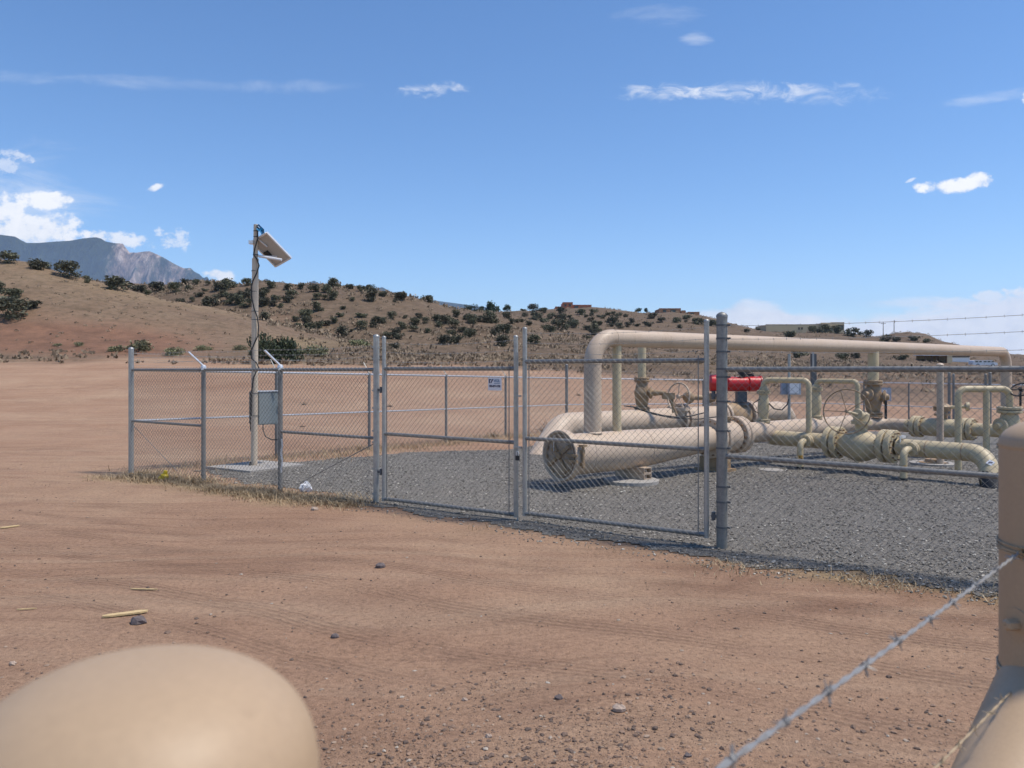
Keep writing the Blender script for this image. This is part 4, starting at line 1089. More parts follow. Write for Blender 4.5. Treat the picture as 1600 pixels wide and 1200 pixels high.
# ------------------------------------------------------------------ solar pole
pb = Vector((-4.645,14.2,0)); pgz = ground_h(pb.x, pb.y)
cpad = thing('concrete_pad', V3(pb, pgz), 'square pale concrete slab under the solar panel pole', 'pad')
mb = MB(); mb.box((pb.x+.05,pb.y-.05,pgz+.02), (1.2,1.2,.07), R(-33)); mb.build('slab', M['conc'], cpad)
sol = thing('solar_pole', V3(pb, pgz+.1), 'tall pale tan pole carrying a tilted solar panel and black cable', 'pole')
def pp(px, py, dy=0): return P(px, py, 14.2+dy)
mb = MB(); mb.tube([pp(397,730), pp(399,404)], .058, 18); mb.build('lower_pole', M['polep'], sol)
mb = MB(); mb.tube([pp(399,410), pp(400,351)], .041, 16); mb.lathe(pp(400,351.5), up, [(0,.041),(.01,.03),(.01,.001)], 14); mb.build('upper_pole', M['polep'], sol)
mb = MB()
for y in (424,456,487,500,615,650): mb.lathe(pp(398.3,y), up, [(0,.058),(0,.061),(.012,.061),(.012,.058)], 16)
for y in (362,371,399): mb.lathe(pp(400,y), up, [(0,.041),(0,.045),(.02,.045),(.02,.041)], 16)
mb.build('clamp_band', M['dgrey'], sol)
cab = [(402,352,-.05),(403,372,-.05),(398,388,-.055),(396,398,-.05),(401,404,-.07),(405,415,-.06),(401,427,-.07),(395,439,-.06),(392.5,447,-.05),(393,465,-.05),(397,482,-.07),(402,495,-.06),(404,510,-.05),(403,525,-.06),(398,535,-.07),(392.5,548,-.05),(393,560,-.06),(401,567,-.06),(404,574,-.05),(396,590,-.07),(393,612,-.06),(392.5,650,-.05)]
mb = MB(); mb.tube([pp(*c) for c in cab], .011, 6); mb.tube([pp(391.5,612,.02), pp(391.5,668,.02), pp(391.5,674,.02)], .012, 6); mb.tube([pp(391,722,-.1), pp(391,738,-.1)], .02, 6)
cab2 = [(411,663,.05),(411,672,.05),(415,682,.05),(424,687,.05),(434,687,.05),(440,687,-.4)]
mb.tube([pp(*c) for c in cab2], .010, 6); mb.build('cable', M['black'], sol)
# panel: back sheet seen from below
e1 = Vector((.345,.30,-.403)); e2 = Vector((-.345,.227,-.127))
c0 = pp(424.3,390,.12)-(e1+e2)*.5
e1n = e1.normalized(); pn = e1n.cross(e2.normalized()).normalized()
if pn.z < 0: pn = -pn
e2 = (e2-e1n*e2.dot(e1n))
def pq(a, b, h=0): return c0+e1*a+e2*b+pn*h
mb = MB(); mb.box(pq(.5,.5,.0), (e1.length-.02,e2.length-.02,.008), axes=(e1n, e2.normalized(), pn)); sp2 = mb.build('solar_panel', M['solarback'], sol)
mb = MB(); mb.box(pq(.5,.5,.008), (e1.length-.03,e2.length-.03,.006), axes=(e1n, e2.normalized(), pn)); mb.build('cell_face', M['solarcell'], sp2)
mb = MB()
for b in (0,1): mb.box(pq(.5,b,-.008), (e1.length+.02,.03,.036), axes=(e1n, e2.normalized(), pn))
for a in (0,1): mb.box(pq(a,.5,-.008), (.03,e2.length-.03,.036), axes=(e1n, e2.normalized(), pn))
mb.build('frame', M['alu'], sp2)
mb = MB(); mb.box(pq(.55,.80,-.025), (.12,.10,.04), axes=(e1n, e2.normalized(), pn)); mb.build('junction_box', M['black'], sp2)
mb = MB(); mb.tube([pp(400,371), pq(.35,.5,-.03)], .016, 8); mb.tube([pp(400,400), pq(.75,.5,-.03)], .016, 8); mb.box(pp(399,379,.0)+Vector((-.06,-.02,0)), (.08,.1,.06)); mb.build('mount_bracket', M['alu'], sp2)
mb = MB(); mb.tube([pp(404,400,-.06), pp(440,406,-.10)], .024, 8); mb.build('support_bar', M['white'], sp2)
# blue rag at the top
bt = thing('blue_plastic_tape', pp(402,352), 'scrap of blue plastic fluttering at the very top of the solar pole', 'tape')
mb = MB(); rt = random.Random(2); vs = []; 
prof2 = [(402,353),(405,356),(408,358),(410,361),(411,365)]
for i, (x, y) in enumerate(prof2):
    for k, w in enumerate((-4.2,-.8,2.6)):
        vs.append(pp(x+w*.5+rt.uniform(-.5,.5), y-w+rt.uniform(-.6,.6), -.05+rt.uniform(-.06,.06)))
nq = len(vs); vs += [v+Vector((.006,.012,.004)) for v in vs]
fs = []
for i in range(4):
    for k in range(2):
        a, b, c, d = i*3+k, i*3+k+1, i*3+k+4, i*3+k+3
        fs += [(a,b,c,d), (a+nq,d+nq,c+nq,b+nq)]
mb.add(vs, fs); mb.tube([pp(401,352,-.04), pp(406,357,-.05)], .012, 5); mb.build('tape_flap', M['bluetape'], bt)
# enclosure on the pole
en = thing('electrical_enclosure', pp(414,637,.15), 'grey green electrical cabinet mounted on the solar pole', 'cabinet')
cx = pp(419,637,.24); ra = R(33)
ebx = (Vector((math.cos(ra),math.sin(ra),0)), Vector((-math.sin(ra),math.cos(ra),0)), up)
mb = MB(); mb.box(cx, (.42,.24,.60), axes=ebx); mb.build('cabinet_body', M['boxgrey'], en)
fc = cx-ebx[1]*.125
mb = MB(); mb.box(fc, (.40,.02,.57), axes=ebx); mb.build('cabinet_door', M['boxgrey'], en)
mb = MB(); mb.box(cx+up*.305, (.46,.29,.015), axes=ebx); mb.build('top_cover', M['alu'], en)
mb = MB(); mb.tube([pp(390,612,.1), pp(434,612,.15)], .010, 6); mb.tube([pp(390,661,.1), pp(420,661,.12)], .012, 6); mb.tube([pp(390,612,.1), pp(390,661,.1)], .010, 6); mb.build('mounting_strut', M['galvd'], en)
mb = MB(); mb.box(fc-ebx[1]*.02+ebx[0]*.15, (.025,.03,.08), axes=ebx); mb.build('door_latch', M['black'], en)
# chain hanging on line post
chn = thing('hanging_chain', V3(front(445), .5), 'short pale chain hanging beside the line post right of the solar pole', 'chain')
mb = MB(); fp = front(444.5)+fn*.05
for k in range(14):
    o_ = V3(fp, .74-.034*k)+fd*.012*math.sin(k*.9); a = fd if k % 2 else fn
    mb.tube([o_+a*.010*math.cos(t)+up*.02*math.sin(t) for t in [2*math.pi*j/8 for j in range(8)]], .0045, 5, closed=True)
mb.build('links', M['alu'], chn)

# ------------------------------------------------------------------ foreground tan pipe gate
LP = Vector((-.232,.49,0)); RP = Vector((1.057,1.5,0))
def fpost(pt, top, r, label):
    t = thing('pipe_post', V3(pt, 0), label, 'post')
    capH = r*(.52 if pt.x > 0 else .72)
    mb = MB(); mb.tube([(pt.x,pt.y,-.2),(pt.x,pt.y,top-capH)], r, 64); mb.build('shaft', M['tan'], t)
    pr_ = [(0,r)]+[(.003,r*1.012),(.008,r*1.012)]+[(.008+ (capH-.008)*math.sin(R(a)), r*1.004*math.cos(R(a))**.8) for a in range(4, 90, 5)]+[(capH,.0005)]
    mb = MB(); mb.lathe((pt.x,pt.y,top-capH), up, pr_, 64); mb.build('dome_cap', M['tan'], t, sharp=60)
    return t
fl = fpost(LP, 1.567, .108, 'tan painted pipe post with domed cap, close up at the bottom left')
fp2 = fpost(RP, 1.657, .112, 'tan painted pipe post with domed cap and bolt, at the right edge')
# bolt on the right post
dv = (Vector((1590,976))-Vector((0,0))); bz = EYE-(975-HZ)/F*1.48
ba = Vector((-.98,-.19,0)).normalized(); bo_ = V3(RP, bz)+ba*.112
mb = MB(); mb.lathe(bo_-ba*.01, ba, [(0,.030),(.0115,.030),(.012,.014),(.012,.001)], 28); mb.lathe(bo_, ba, [(0,.001),(0,.0115),(.022,.0115),(.026,.007),(.026,.001)], 6); mb.build('bolt', M['tan'], fp2)
# wire wraps around the right post
def wrap(zc, n, name, m):
    mb = MB()
    for j in range(n):
        tl = random.uniform(-.012,.012); ph = random.uniform(0, 6.28)
        mb.tube([V3(RP, zc+.006*(j-n/2)+tl*math.sin(a+ph))+Vector((math.cos(a),math.sin(a),0))*.1145 for a in [2*math.pi*k/48 for k in range(48)]], .0018, 6, closed=True)
    kn = V3(RP, zc)+Vector((-.97,-.28,0))*.115
    for k in range(9):
        mb.tube([kn+Vector((random.uniform(-.014,.01),random.uniform(-.014,.006),random.uniform(-.014,.014))) for _ in range(3)], .0019, 5)
    mb.build(name, m, fp2); return kn
k1 = wrap(EYE-(866-HZ)/F*1.45, 4, 'wire_wrap', M['rustwire'])
k2 = wrap(EYE-(1083-HZ)/F*1.42, 4, 'wire_wrap', M['rustwire'])
bw = thing('barbed_wire', k1, 'upper grey barbed wire strand running down to the bottom edge in front of the dirt', 'wire')
far = V3(LP, 1.40)+Vector((.10,.06,0))
tgt = P(1110,1200,.66); dirn = (tgt-k1).normalized(); far = k1+dirn*1.75
mb = MB(); barbed(mb, k1, far, .0016, .006, .115, fine=True, bl=.0125); mb.build('strand', M['barb'], bw)
bw2 = thing('barbed_wire', k2, 'lower tan barbed wire strand beside the slanting tan pipe at bottom right', 'wire')
tgt = P(1458,1200,1.14); far = k2+(tgt-k2).normalized()*1.0
mb = MB(); barbed(mb, k2, far, .0010, .003, .075, fine=True, bl=.012); mb.build('strand', M['rustwire'], bw2)
# diagonal brace
br_ = thing('pipe_brace', V3(RP, 1.05), 'thick slanting tan brace pipe running down from the right post', 'brace')
j0 = Vector((.989,1.45,1.099)); j1 = j0+(Vector((.05,.6,.55))-j0)*1.75; j0 = j0+(j0-j1).normalized()*.05
mb = MB(); mb.tube([j0, j1], .105, 64); mb.build('brace_pipe', M['tan'], br_)

# ------------------------------------------------------------------ vegetation
def leaf_cluster(n, rx, ry, rz, leaf, seed, lobes=7, upright=0.3, zoff=0.0):
    r_ = random.Random(seed); V = []; Fc = []
    lob = [(Vector((r_.uniform(-.6,.6)*rx, r_.uniform(-.6,.6)*ry, r_.uniform(.25,.85)*rz)), r_.uniform(.3,.6)) for _ in range(lobes)]
    for _ in range(n):
        c, s = r_.choice(lob)
        d = Vector((r_.gauss(0,1), r_.gauss(0,1), r_.gauss(0,1))).normalized()*(r_.random()**.45)*s
        p = c+Vector((d.x*rx*1.1, d.y*ry*1.1, d.z*rz*.75))
        if p.z < .02*rz: p.z = r_.uniform(.02,.2)*rz
        t = Vector((r_.gauss(0,1), r_.gauss(0,1), r_.gauss(0,1)+upright)).normalized(); u = t.orthogonal().normalized()
        a = r_.uniform(0, 6.28); u = (u*math.cos(a)+t.cross(u)*math.sin(a))
        l = leaf*r_.uniform(.6,1.5); w = l*r_.uniform(.3,.6)
        i = len(V); V += [tuple(p-u*w*.5), tuple(p+t*l*.5+u*w*.1), tuple(p+u*w*.5), tuple(p-t*l*.5)]
        Fc.append((i,i+1,i+2,i+3))
    return V, Fc
def mesh_only(name, V, Fc, m):
    o = np_mesh(name, V, Fc, m); me = o.data; bpy.data.objects.remove(o); return me
shr = [mesh_only('juniper_shrub', *leaf_cluster(800, .5, .5, .62+.12*(k % 3), .13, 20+k, 7+k), M['juniper']) for k in range(6)]
nshr = 0
def put(me, px, py_bottom, wpx, label, cat, group, name, sq=1.0, y0=50, y1=430):
    py = py_bottom; p = None
    for _ in range(14):
        p = hit(px, py, y0, y1)
        if p is not None: break
        py += 1.2
    if p is None: return None
    s = wpx*p.y/F
    o = bpy.data.objects.new(name, me); COL.objects.link(o)
    o.location = p-Vector((0,0,.05*s)); o.scale = (s, s, s*sq); o.rotation_euler = (0,0,random.uniform(0,6.28))
    return tag(o, label, cat, group)
def shrub(px, yc, w, label, group, sq=None, kf=1.28):
    me = random.choice(shr)
    return put(me, px, yc+w*.36, w*kf, label, 'shrub', group, 'juniper_shrub', sq or random.uniform(.68,.9))
# near hill crest, each one singled out
for (px, y, w, lb) in [(14,404,26,'dark juniper at the left frame edge, highest one on the near hill crest'),
    (54,411,27,'dark round juniper second from the left frame edge on the near hill crest'),
    (73,415,17,'small juniper squeezed against a bigger one on the near hill crest'),
    (102,422,36,'widest dark juniper on the near hill crest, below the mountain cliffs'),
    (134,426,14,'sparse little shrub on the crest just right of the widest juniper'),
    (136,439,12,'tiny dark juniper a little below the near hill crest'),
    (182,442,40,'wide dark juniper on the crest under the mountain slope, left of a pair'),
    (217,447,24,'left one of two junipers close together where the near hill drops'),
    (243,446,24,'right one of two junipers close together where the near hill drops'),
    (2,448,24,'juniper cut by the left frame edge below the near hill crest'),
    (20,457,28,'middle juniper of the clump on the near hill at the left frame edge'),
    (14,482,48,'biggest dark juniper of the near hill clump at the left frame edge'),
    (47,472,28,'right end juniper of the clump on the near hill at the left frame edge')]:
    shrub(px, y, w, lb, None, .72, 1.12)
H2L = []
for x, y, w in [(1085,435,70),(1160,390,50),(1225,400,40),(1300,410,30),(1400,415,90),(1450,420,60),(1540,422,60),(1180,427,40),(1280,437,35),(1360,440,60),(1245,470,50),(1320,515,90),(1440,500,70),(1490,535,80),(1540,500,60),(1430,540,50),(1290,535,50),(1130,508,55),(1390,465,50),(920,470,40),(1020,440,40),(1200,500,30),(1500,470,40),(1350,490,40),(1570,545,60),(1560,470,50),(1520,565,45)]:
    H2L.append((x/4, 340+y/4, w/4))
for x, y, w in [(490,85,76),(585,100,50),(1070,187,66),(660,130,50),(722,128,62),(905,165,85),(795,165,46),(720,187,80),(475,182,65),(440,130,60),(360,125,66),(280,118,45),(205,122,55),(95,110,60),(60,140,60),(40,170,60),(220,175,65),(195,210,50),(125,190,60),(50,230,70),(385,195,50),(390,240,70),(310,270,80),(250,312,45),(320,320,70),(335,360,70),(390,340,60),(440,335,50),(490,310,50),(525,290,45),(545,240,35),(600,195,35),(660,285,60),(545,382,85),(660,352,60),(755,310,60),(790,325,50),(730,345,45),(850,297,50),(920,340,55),(880,367,60),(880,407,70),(990,325,60),(985,367,50),(1060,327,40),(1075,375,40),(1130,310,60),(1185,322,70),(1140,345,50),(1235,357,60),(1175,430,80),(1245,430,70),(1335,395,70),(1400,312,55),(1355,332,50),(1450,312,60),(1550,377,80),(1500,400,60),(1535,457,60),(60,287,60),(820,407,50),(1250,287,50),(860,482,65),(1330,302,40),(150,240,40),(20,200,50),(430,190,30),(870,200,30),(110,230,45),(270,350,40),(1020,300,40),(600,370,30),(930,300,30),(1290,380,50),(1225,400,60)]:
    H2L.append((400+x/4, 420+y/4, w/4))
for (px, y, w) in H2L: shrub(px, y, w, 'dark juniper scattered over the bare brown hill in the middle distance', 'junipers on the middle hill')
H3L = []
for x, y, w in [(370,290,50),(205,260,40),(470,262,30),(530,260,55),(590,257,55),(555,292,66),(600,322,55),(540,310,46),(640,300,42),(680,300,30),(720,300,48),(755,290,35),(705,257,55),(830,265,55),(895,282,30),(862,287,30),(912,252,46),(890,312,40),(915,326,32),(945,290,30),(970,300,32),(1000,320,40),(1040,312,60),(950,332,40),(1020,347,40),(1065,352,45),(1125,353,35),(1180,350,38),(1150,326,38),(1250,347,52),(1275,292,50),(1335,317,42),(1435,322,50),(1485,323,25),(1450,357,36),(1560,325,66),(1490,288,55),(1000,262,34),(1030,268,30),(1065,274,40),(1110,284,28),(780,347,64),(690,352,80),(640,357,64),(740,362,46),(610,350,46),(870,357,56),(930,367,64),(910,387,56),(870,402,48),(800,330,38),(770,312,30),(660,330,30),(485,292,38),(455,322,30),(505,332,38),(430,322,30),(400,317,38),(350,372,76),(300,402,56),(340,457,66),(130,402,60),(240,322,56),(200,317,46),(150,322,56),(120,302,46),(540,440,80),(30,430,60),(280,300,80)]:
    H3L.append((700+x/4, 420+y/4, w/4))
for x, y, w in [(45,267,54),(215,306,28),(270,297,24),(430,327,56),(545,292,38),(570,302,38),(610,307,46),(630,282,24),(735,322,60),(785,307,28),(825,329,38),(910,347,46),(960,347,42),(1050,347,42),(1110,357,36),(690,437,54),(755,432,38),(480,422,70),(985,437,54),(665,315,46)]:
    H3L.append((1100+x/3.2, 420+y/3.2, w/3.2))
for (px, y, w) in H3L: shrub(px, y, w, 'dark juniper dotted on the far ridge below the houses', 'junipers on the far ridge')
# dark bush at the foot of the near hill (behind the pole)
V_, F_ = leaf_cluster(4200, .5, .42, .44, .055, 77, 11, 1.1)
bme = mesh_only('dark_bush', V_, F_, M['bush'])
o = put(bme, 427, 568, 76, 'big dark green bush behind the solar pole at the foot of the near hill', 'bush', None, 'dark_bush', 1.45, 30)
# sage bushes along the edge of the dirt
sme = [mesh_only('sage_bush', *leaf_cluster(900, .5, .45, .36, .07, 50+k, 8, 1.0), M['sage']) for k in range(3)]
for (px, y, w, lb) in [(207,551,58,'wide grey green sage bush left of the corner post at the dirt edge'),(275,558,46,'low yellowish sage bush right of the corner post at the dirt edge'),
    (122,543,22,'small yellowish sage tuft on the red bank left of the corner post'),(90,541,14,'tiny brownish sage tuft on the red bank, nearest the left frame edge'),(178,553,24,'short sage tuft against the wide sage bush'),
    (317,549,30,'sage tuft on the red bank between the fence arm and the solar pole'),(375,548,26,'sage tuft just left of the dark bush behind the pole'),(490,556,56,'wide straw coloured sage patch right of the dark bush'),
    (560,540,40,'pale sage tuft beyond the fence left of the two gate posts'),(614,543,22,'brown sage tuft right of the two gate posts')]:
    put(random.choice(sme), px, y, w, lb, 'bush', None, 'sage_bush', random.uniform(.8,1), 30)
# small scattered brush too many to count
def brush():
    r_ = random.Random(9); V = []; Fc = []; k = 0
    while k < 8000:
        px = r_.uniform(-150, 1750); Y = r_.uniform(56, 150) if k < 4200 else r_.uniform(95, 310)
        if px > 700: Y -= 8*sstep(700,1200,px)
        X = (px-800)/F*Y
        dn = noise.noise(Vector((X*.06, Y*.06, 2)))
        if Y > 66 and px < 420 and Y < 105 and r_.random() > .6: continue
        if r_.random() > .5+dn: continue
        s = r_.uniform(.25,.75)*(.45 if (66 < Y < 105 and px < 420) else 1)*(1 if k < 4200 else 1.5); z = ground_n(X, Y); k += 1
        for _ in range(12):
            d = Vector((r_.gauss(0,.35), r_.gauss(0,.35), abs(r_.gauss(0,.22))+.04))*s
            p = Vector((X,Y,z))+d; t = Vector((r_.gauss(0,.6), r_.gauss(0,.6), 1)).normalized(); u = t.orthogonal().normalized()
            l = s*r_.uniform(.2,.42); w = l*.5; i = len(V)
            V += [tuple(p-u*w), tuple(p+t*l), tuple(p+u*w), tuple(p-t*l*.4)]; Fc.append((i,i+1,i+2,i+3))
    return V, Fc
o = np_mesh('scrub', *brush(), M['twig']); tag(o, 'low brown desert scrub covering the flats and slopes beyond the dirt lot', 'scrub', kind='stuff')
# dry grass along the fences
def grass(cells, seed):
    r_ = random.Random(seed); V = []; Fc = []
    for (x, y, n, h, sp) in cells:
        z = ground_n(x, y)
        for _ in range(n):
            px_, py_ = x+r_.gauss(0,sp), y+r_.gauss(0,sp)
            a = r_.uniform(0,6.28); lean = r_.uniform(.3,2.2); hh = h*r_.choice((.5,.7,.9,1.1,1.9))*r_.uniform(.7,1.3); w = .0032*r_.uniform(.7,1.5)
            d = Vector((math.cos(a),math.sin(a),0)); s = Vector((-d.y,d.x,0))*w; b = Vector((px_,py_,z)); m1 = b+d*hh*lean*.35+up*hh*.6; t = b+d*hh*lean+up*hh*.85
            i = len(V); V += [tuple(b-s),tuple(b+s),tuple(m1+s*.7),tuple(m1-s*.7)]; Fc.append((i,i+1,i+2,i+3))
            i = len(V); V += [tuple(m1-s*.7),tuple(m1+s*.7),tuple(t+s*.15),tuple(t-s*.15)]; Fc.append((i,i+1,i+2,i+3))
    return V, Fc
cells = []; r_ = random.Random(12)
def strip(pa, pb, offs, n, h, per, dens=1.0):
    for _ in range(n):
        t = r_.random(); o_ = r_.gauss(*offs); p = pa.lerp(pb, t)+fn*o_
        dn = noise.noise(Vector((p.x*1.3, p.y*1.3, 6)))
        if r_.random() < dens+dn*.9: cells.append((p.x, p.y, per, h, .09))
strip(A, front(330), (.18,.22), 900, .05, 8, .6)
strip(front(310), front(590), (.26,.19), 1500, .045, 9, .5)
strip(A-fd*.2, front(600), (.52,.2), 420, .035, 7, .15)
strip(front(590), front(1120), (.5,.12), 170, .06, 6, -.05)
strip(front(1135), C, (.62,.17), 900, .03, 8, .3)
strip(front(1290), C, (.55,.15), 450, .04, 8, .3)
for _ in range(900):
    t = r_.random(); p = A.lerp(D, .05+.8*t)+Vector((r_.gauss(.25,.45), r_.gauss(-.2,.4), 0)); cells.append((p.x,p.y,6,.09,.08))
o = np_mesh('dry_grass', *grass(cells, 4), M['straw']); tag(o, 'short straw coloured dry grass growing along the fence lines', 'grass', kind='stuff')
# dark weeds in the field and a tumbleweed behind the launcher
def twigs(n, s, seed):
    r_ = random.Random(seed); V = []; Fc = []
    for _ in range(n):
        d = Vector((r_.gauss(0,1), r_.gauss(0,1), abs(r_.gauss(0,.7)))).normalized(); b = Vector((r_.gauss(0,.1)*s, r_.gauss(0,.1)*s, 0)); t = b+d*s*r_.uniform(.3,1); w = d.orthogonal().normalized()*s*.022
        i = len(V); V += [tuple(b-w),tuple(b+w),tuple(t+w*.3),tuple(t-w*.3)]; Fc.append((i,i+1,i+2,i+3))
    return V, Fc
wm = mesh_only('dry_weed', *twigs(140,.5,5), M['twig'])
for (px, py, w, lb) in [(857,676,52,'dry brown tumbleweed behind the round launcher closure'),(700,690,40,'dry weed at the foot of a rear fence post behind the left gate leaf'),(770,684,30,'dry weed by the rear fence left of the two meeting gate stiles'),
    (475,633,16,'dark weed on the far dirt seen through the mesh left of the gate posts'),(472,668,14,'small dark weed low on the dirt seen through the mesh left of the gate posts'),(609,637,14,'dark weed on the far dirt just right of the gate hinge post'),
    (904,619,12,'pair of tiny dark weeds on the far dirt left of the overhead pipe riser'),(1350,653,14,'small brown weed on the dirt behind the tall brown valve')]:
    Y = EYE*F/(py-HZ)
    for _ in range(60):
        p = hit(px, py, 13, 120)
        if p: break
    if p is None: continue
    s = w*p.y/F; o = bpy.data.objects.new('dry_weed', wm); COL.objects.link(o); o.location = p; o.scale = (s,s,s*.85); o.rotation_euler = (0,0,random.uniform(0,6)); tag(o, lb, 'weed')
# trees on the far ridge
def ridge_tree(px, py, wpx, hpx, label, seed, Y=285):
    X = (px-800)/F*Y; z = ground_n(X, Y); s = Y/F
    zb = min(z, EYE-(py+hpx/2-HZ)/F*Y)
    t = thing('ridge_tree', Vector((X,Y,zb)), label, 'tree')
    w = wpx*s; h = hpx*s
    V, Fc = leaf_cluster(900, w*.5, w*.45, h*.75, h*.13, seed, 8, .2)
    V = [(x,y,zz+h*.28) for x,y,zz in V]
    np_mesh('crown', V, Fc, M['treeleaf'], t)
    mb = MB(); o0 = Vector((X,Y,zb))
    mb.tube([o0, o0+up*h*.35, o0+up*h*.7+Vector((w*.06,0,0))], [h*.045,h*.035,h*.012], 7); mb.tube([o0+up*h*.3, o0+up*h*.65+Vector((-w*.2,0,0))], [h*.025,h*.01], 6); mb.tube([o0+up*h*.3, o0+up*h*.7+Vector((w*.22,0,0))], [h*.025,h*.01], 6)
    mb.build('trunk', M['bark'], t)
ridge_tree(771,487,22,28,'tall round leafy tree on the ridge, right one of the bigger two',31)
ridge_tree(737,487,24,18,'broad leafy tree on the ridge, left of the tallest one',32)
ridge_tree(792,484,16,14,'small leafy tree on the ridge just right of the tallest one',33)
ridge_tree(752,486,10,12,'thin pale tree on the ridge between the two biggest trees',34)
ridge_tree(997,486,12,9,'small bushy tree on the ridge left of the tan house',35)
ridge_tree(1010,486,8,8,'thin small tree on the ridge nearest the tan house',36)

# ------------------------------------------------------------------ houses, van, poles on the far ridge
def house(name, px0, px1, ytop, ybot, Y, label, blocks, wall, wins, dpt=9, cat='house'):
    s = Y/F; X0 = (px0-800)*s; X1 = (px1-800)*s
    zb = EYE-(ybot-HZ)*s
    t = thing(name, Vector(((X0+X1)/2, Y, zb)), label, cat)
    for (a, b, yt, yb, dy, m) in blocks:
        xa, xb = (a-800)*s, (b-800)*s; zt, z0 = EYE-(yt-HZ)*s, EYE-(yb-HZ)*s-1.5
        mb = MB(); mb.box(((xa+xb)/2, Y+dy+dpt/2, (zt+z0)/2), (xb-xa, dpt, zt-z0)); mb.build('wall', m or wall, t)
        mb = MB(); mb.box(((xa+xb)/2, Y+dy+.15, zt+.10), (xb-xa+.05, .35, .2)); mb.build('parapet', m or wall, t)
    for (a, b, yt, yb, dy) in wins:
        xa, xb = (a-800)*s, (b-800)*s; zt, z0 = EYE-(yt-HZ)*s, EYE-(yb-HZ)*s
        mb = MB(); mb.box(((xa+xb)/2, Y+dy-.02, (zt+z0)/2), (xb-xa, .10, zt-z0)); mb.build('window', M['glass'], t)
        mb = MB(); mb.box(((xa+xb)/2, Y+dy-.06, zt+.12), (xb-xa+.3, .14, .2)); mb.build('lintel', M['timber'], t)
    return t
house('adobe_house', 868, 926, 473, 489, 282, 'dark red flat roofed adobe house on the ridge, left of the tan house', [(879,895,473,488,0,None),(895,925,476.5,488,1.5,None),(868,879,479,488,2,None)], M['adobe_red'], [(882,885,476,478.5,0),(889,892,476,478.5,0),(898,904,478,482,1.5),(908,913,480,484,1.5),(917,921,480,484,1.5)])
house('adobe_house', 1028, 1092, 482, 494, 284, 'tan and orange flat roofed house at the right end of the junipered ridge', [(1030,1064,482.5,492,0,None),(1064,1070,486,493,-1,None),(1072,1090,489,496,-3,M['adobe_or'])], M['adobe_or'], [(1036,1041,484.5,488,0),(1048,1056,484.5,488,0),(1076,1081,490.5,493,-3)])
house('stucco_building', 1197, 1260, 507, 522, 272, 'long blank tan stucco building on the right ridge, above the overhead pipe', [(1197,1260,507.5,521,0,None)], M['adobe_tan'], [(1247.5,1249.5,512.5,515,0),(1252,1254,512.5,515,0)], 12, 'building')
house('stucco_house', 1262, 1322, 503, 520, 284, 'terraced tan house with deep shaded openings, right of the long stucco building', [(1283,1300,505,521,0,None),(1300,1321,504,516,1,None),(1262,1283,507,519,2,None),(1281,1298,512.5,521,-3,None)], M['adobe_tan'], [(1283,1291,507.5,511,0),(1284,1296,513.5,519,-3),(1311,1320,508.5,515,1),(1268,1276,510,515,2)])
house('low_shed', 1440, 1521, 553, 571, 180, 'low open fronted shed with a white roof line beyond the back fence', [(1480,1488,556,572,0,M['adobe_tan']),(1488,1521,557,572,1.5,M['white'])], M['adobe_tan'], [(1489,1520,557.3,558.3,1.4)], 5, 'shed')
sh = [o for o in COL.objects if o.name.startswith('low_shed')][0]
s_ = 180/F
mb = MB(); mb.box(((1460-800)*s_, 181.5, EYE-(555.2-HZ)*s_), (41*s_, 4, .12)); mb.build('roof_slab', M['white'], sh)
for px in (1446,1456,1463,1478.5):
    mb = MB(); mb.box(((px-800)*s_, 180, EYE-(563-HZ)*s_), (.22,.22,2.3)); mb.build('column', M['timber'], sh)
mb = MB(); mb.box(((1461-800)*s_, 183.2, EYE-(563-HZ)*s_), (36*s_,.2,2.2)); mb.build('back_wall', M['brownv'], sh)
# white van
vy = 170; s_ = vy/F
van = thing('parked_van', P(1541,572,vy), 'white van with dark windows parked beyond the back fence by the shed', 'van')
def vb(x0, x1, y0, y1, m, nm, w=1.9, dy=0):
    a = P(x0,y1,vy); b = P(x1,y0,vy); mb = MB(); mb.box(((a.x+b.x)/2, vy+dy+w/2, (a.z+b.z)/2), (b.x-a.x, w, b.z-a.z)); return mb.build(nm, m, van)
a = P(1521,572,vy); b = P(1559,563,vy); L_ = b.x-a.x; H_ = b.z-a.z
outl = [(0,.12),(0,.72),(.02,.95),(.06,1),(.78,1),(.88,.66),(.985,.58),(1,.45),(1,.12)]
vs = [(a.x+u*L_, vy, a.z+w*H_) for u, w in outl]; vs += [(x, y+1.9, z) for x, y, z in vs]; n = len(outl)
mb = MB(); mb.add(vs, [tuple(range(n)), tuple(range(n, 2*n))[::-1]]+[(i, i+n, (i+1) % n+n, (i+1) % n) for i in range(n)]); mb.build('body', M['white'], van)
for u0, u1 in ((.08,.2),(.24,.34),(.42,.54),(.58,.7),(.74,.83)):
    mb = MB(); mb.box((a.x+(u0+u1)/2*L_, vy-.01, a.z+.78*H_), ((u1-u0)*L_, .06, .22*H_)); mb.build('window', M['glass'], van)
for u in (.18,.8):
    mb = MB(); mb.lathe((a.x+u*L_, vy-.05, a.z+.14*H_), (0,1,0), [(0,.001),(0,.34),(.22,.34),(.22,.001)], 18); w_ = mb.build('wheel', M['black'], van)
    mb = MB(); mb.lathe((a.x+u*L_, vy-.07, a.z+.14*H_), (0,1,0), [(0,.001),(0,.18),(.03,.19)], 14); mb.build('rim', M['alu'], w_)
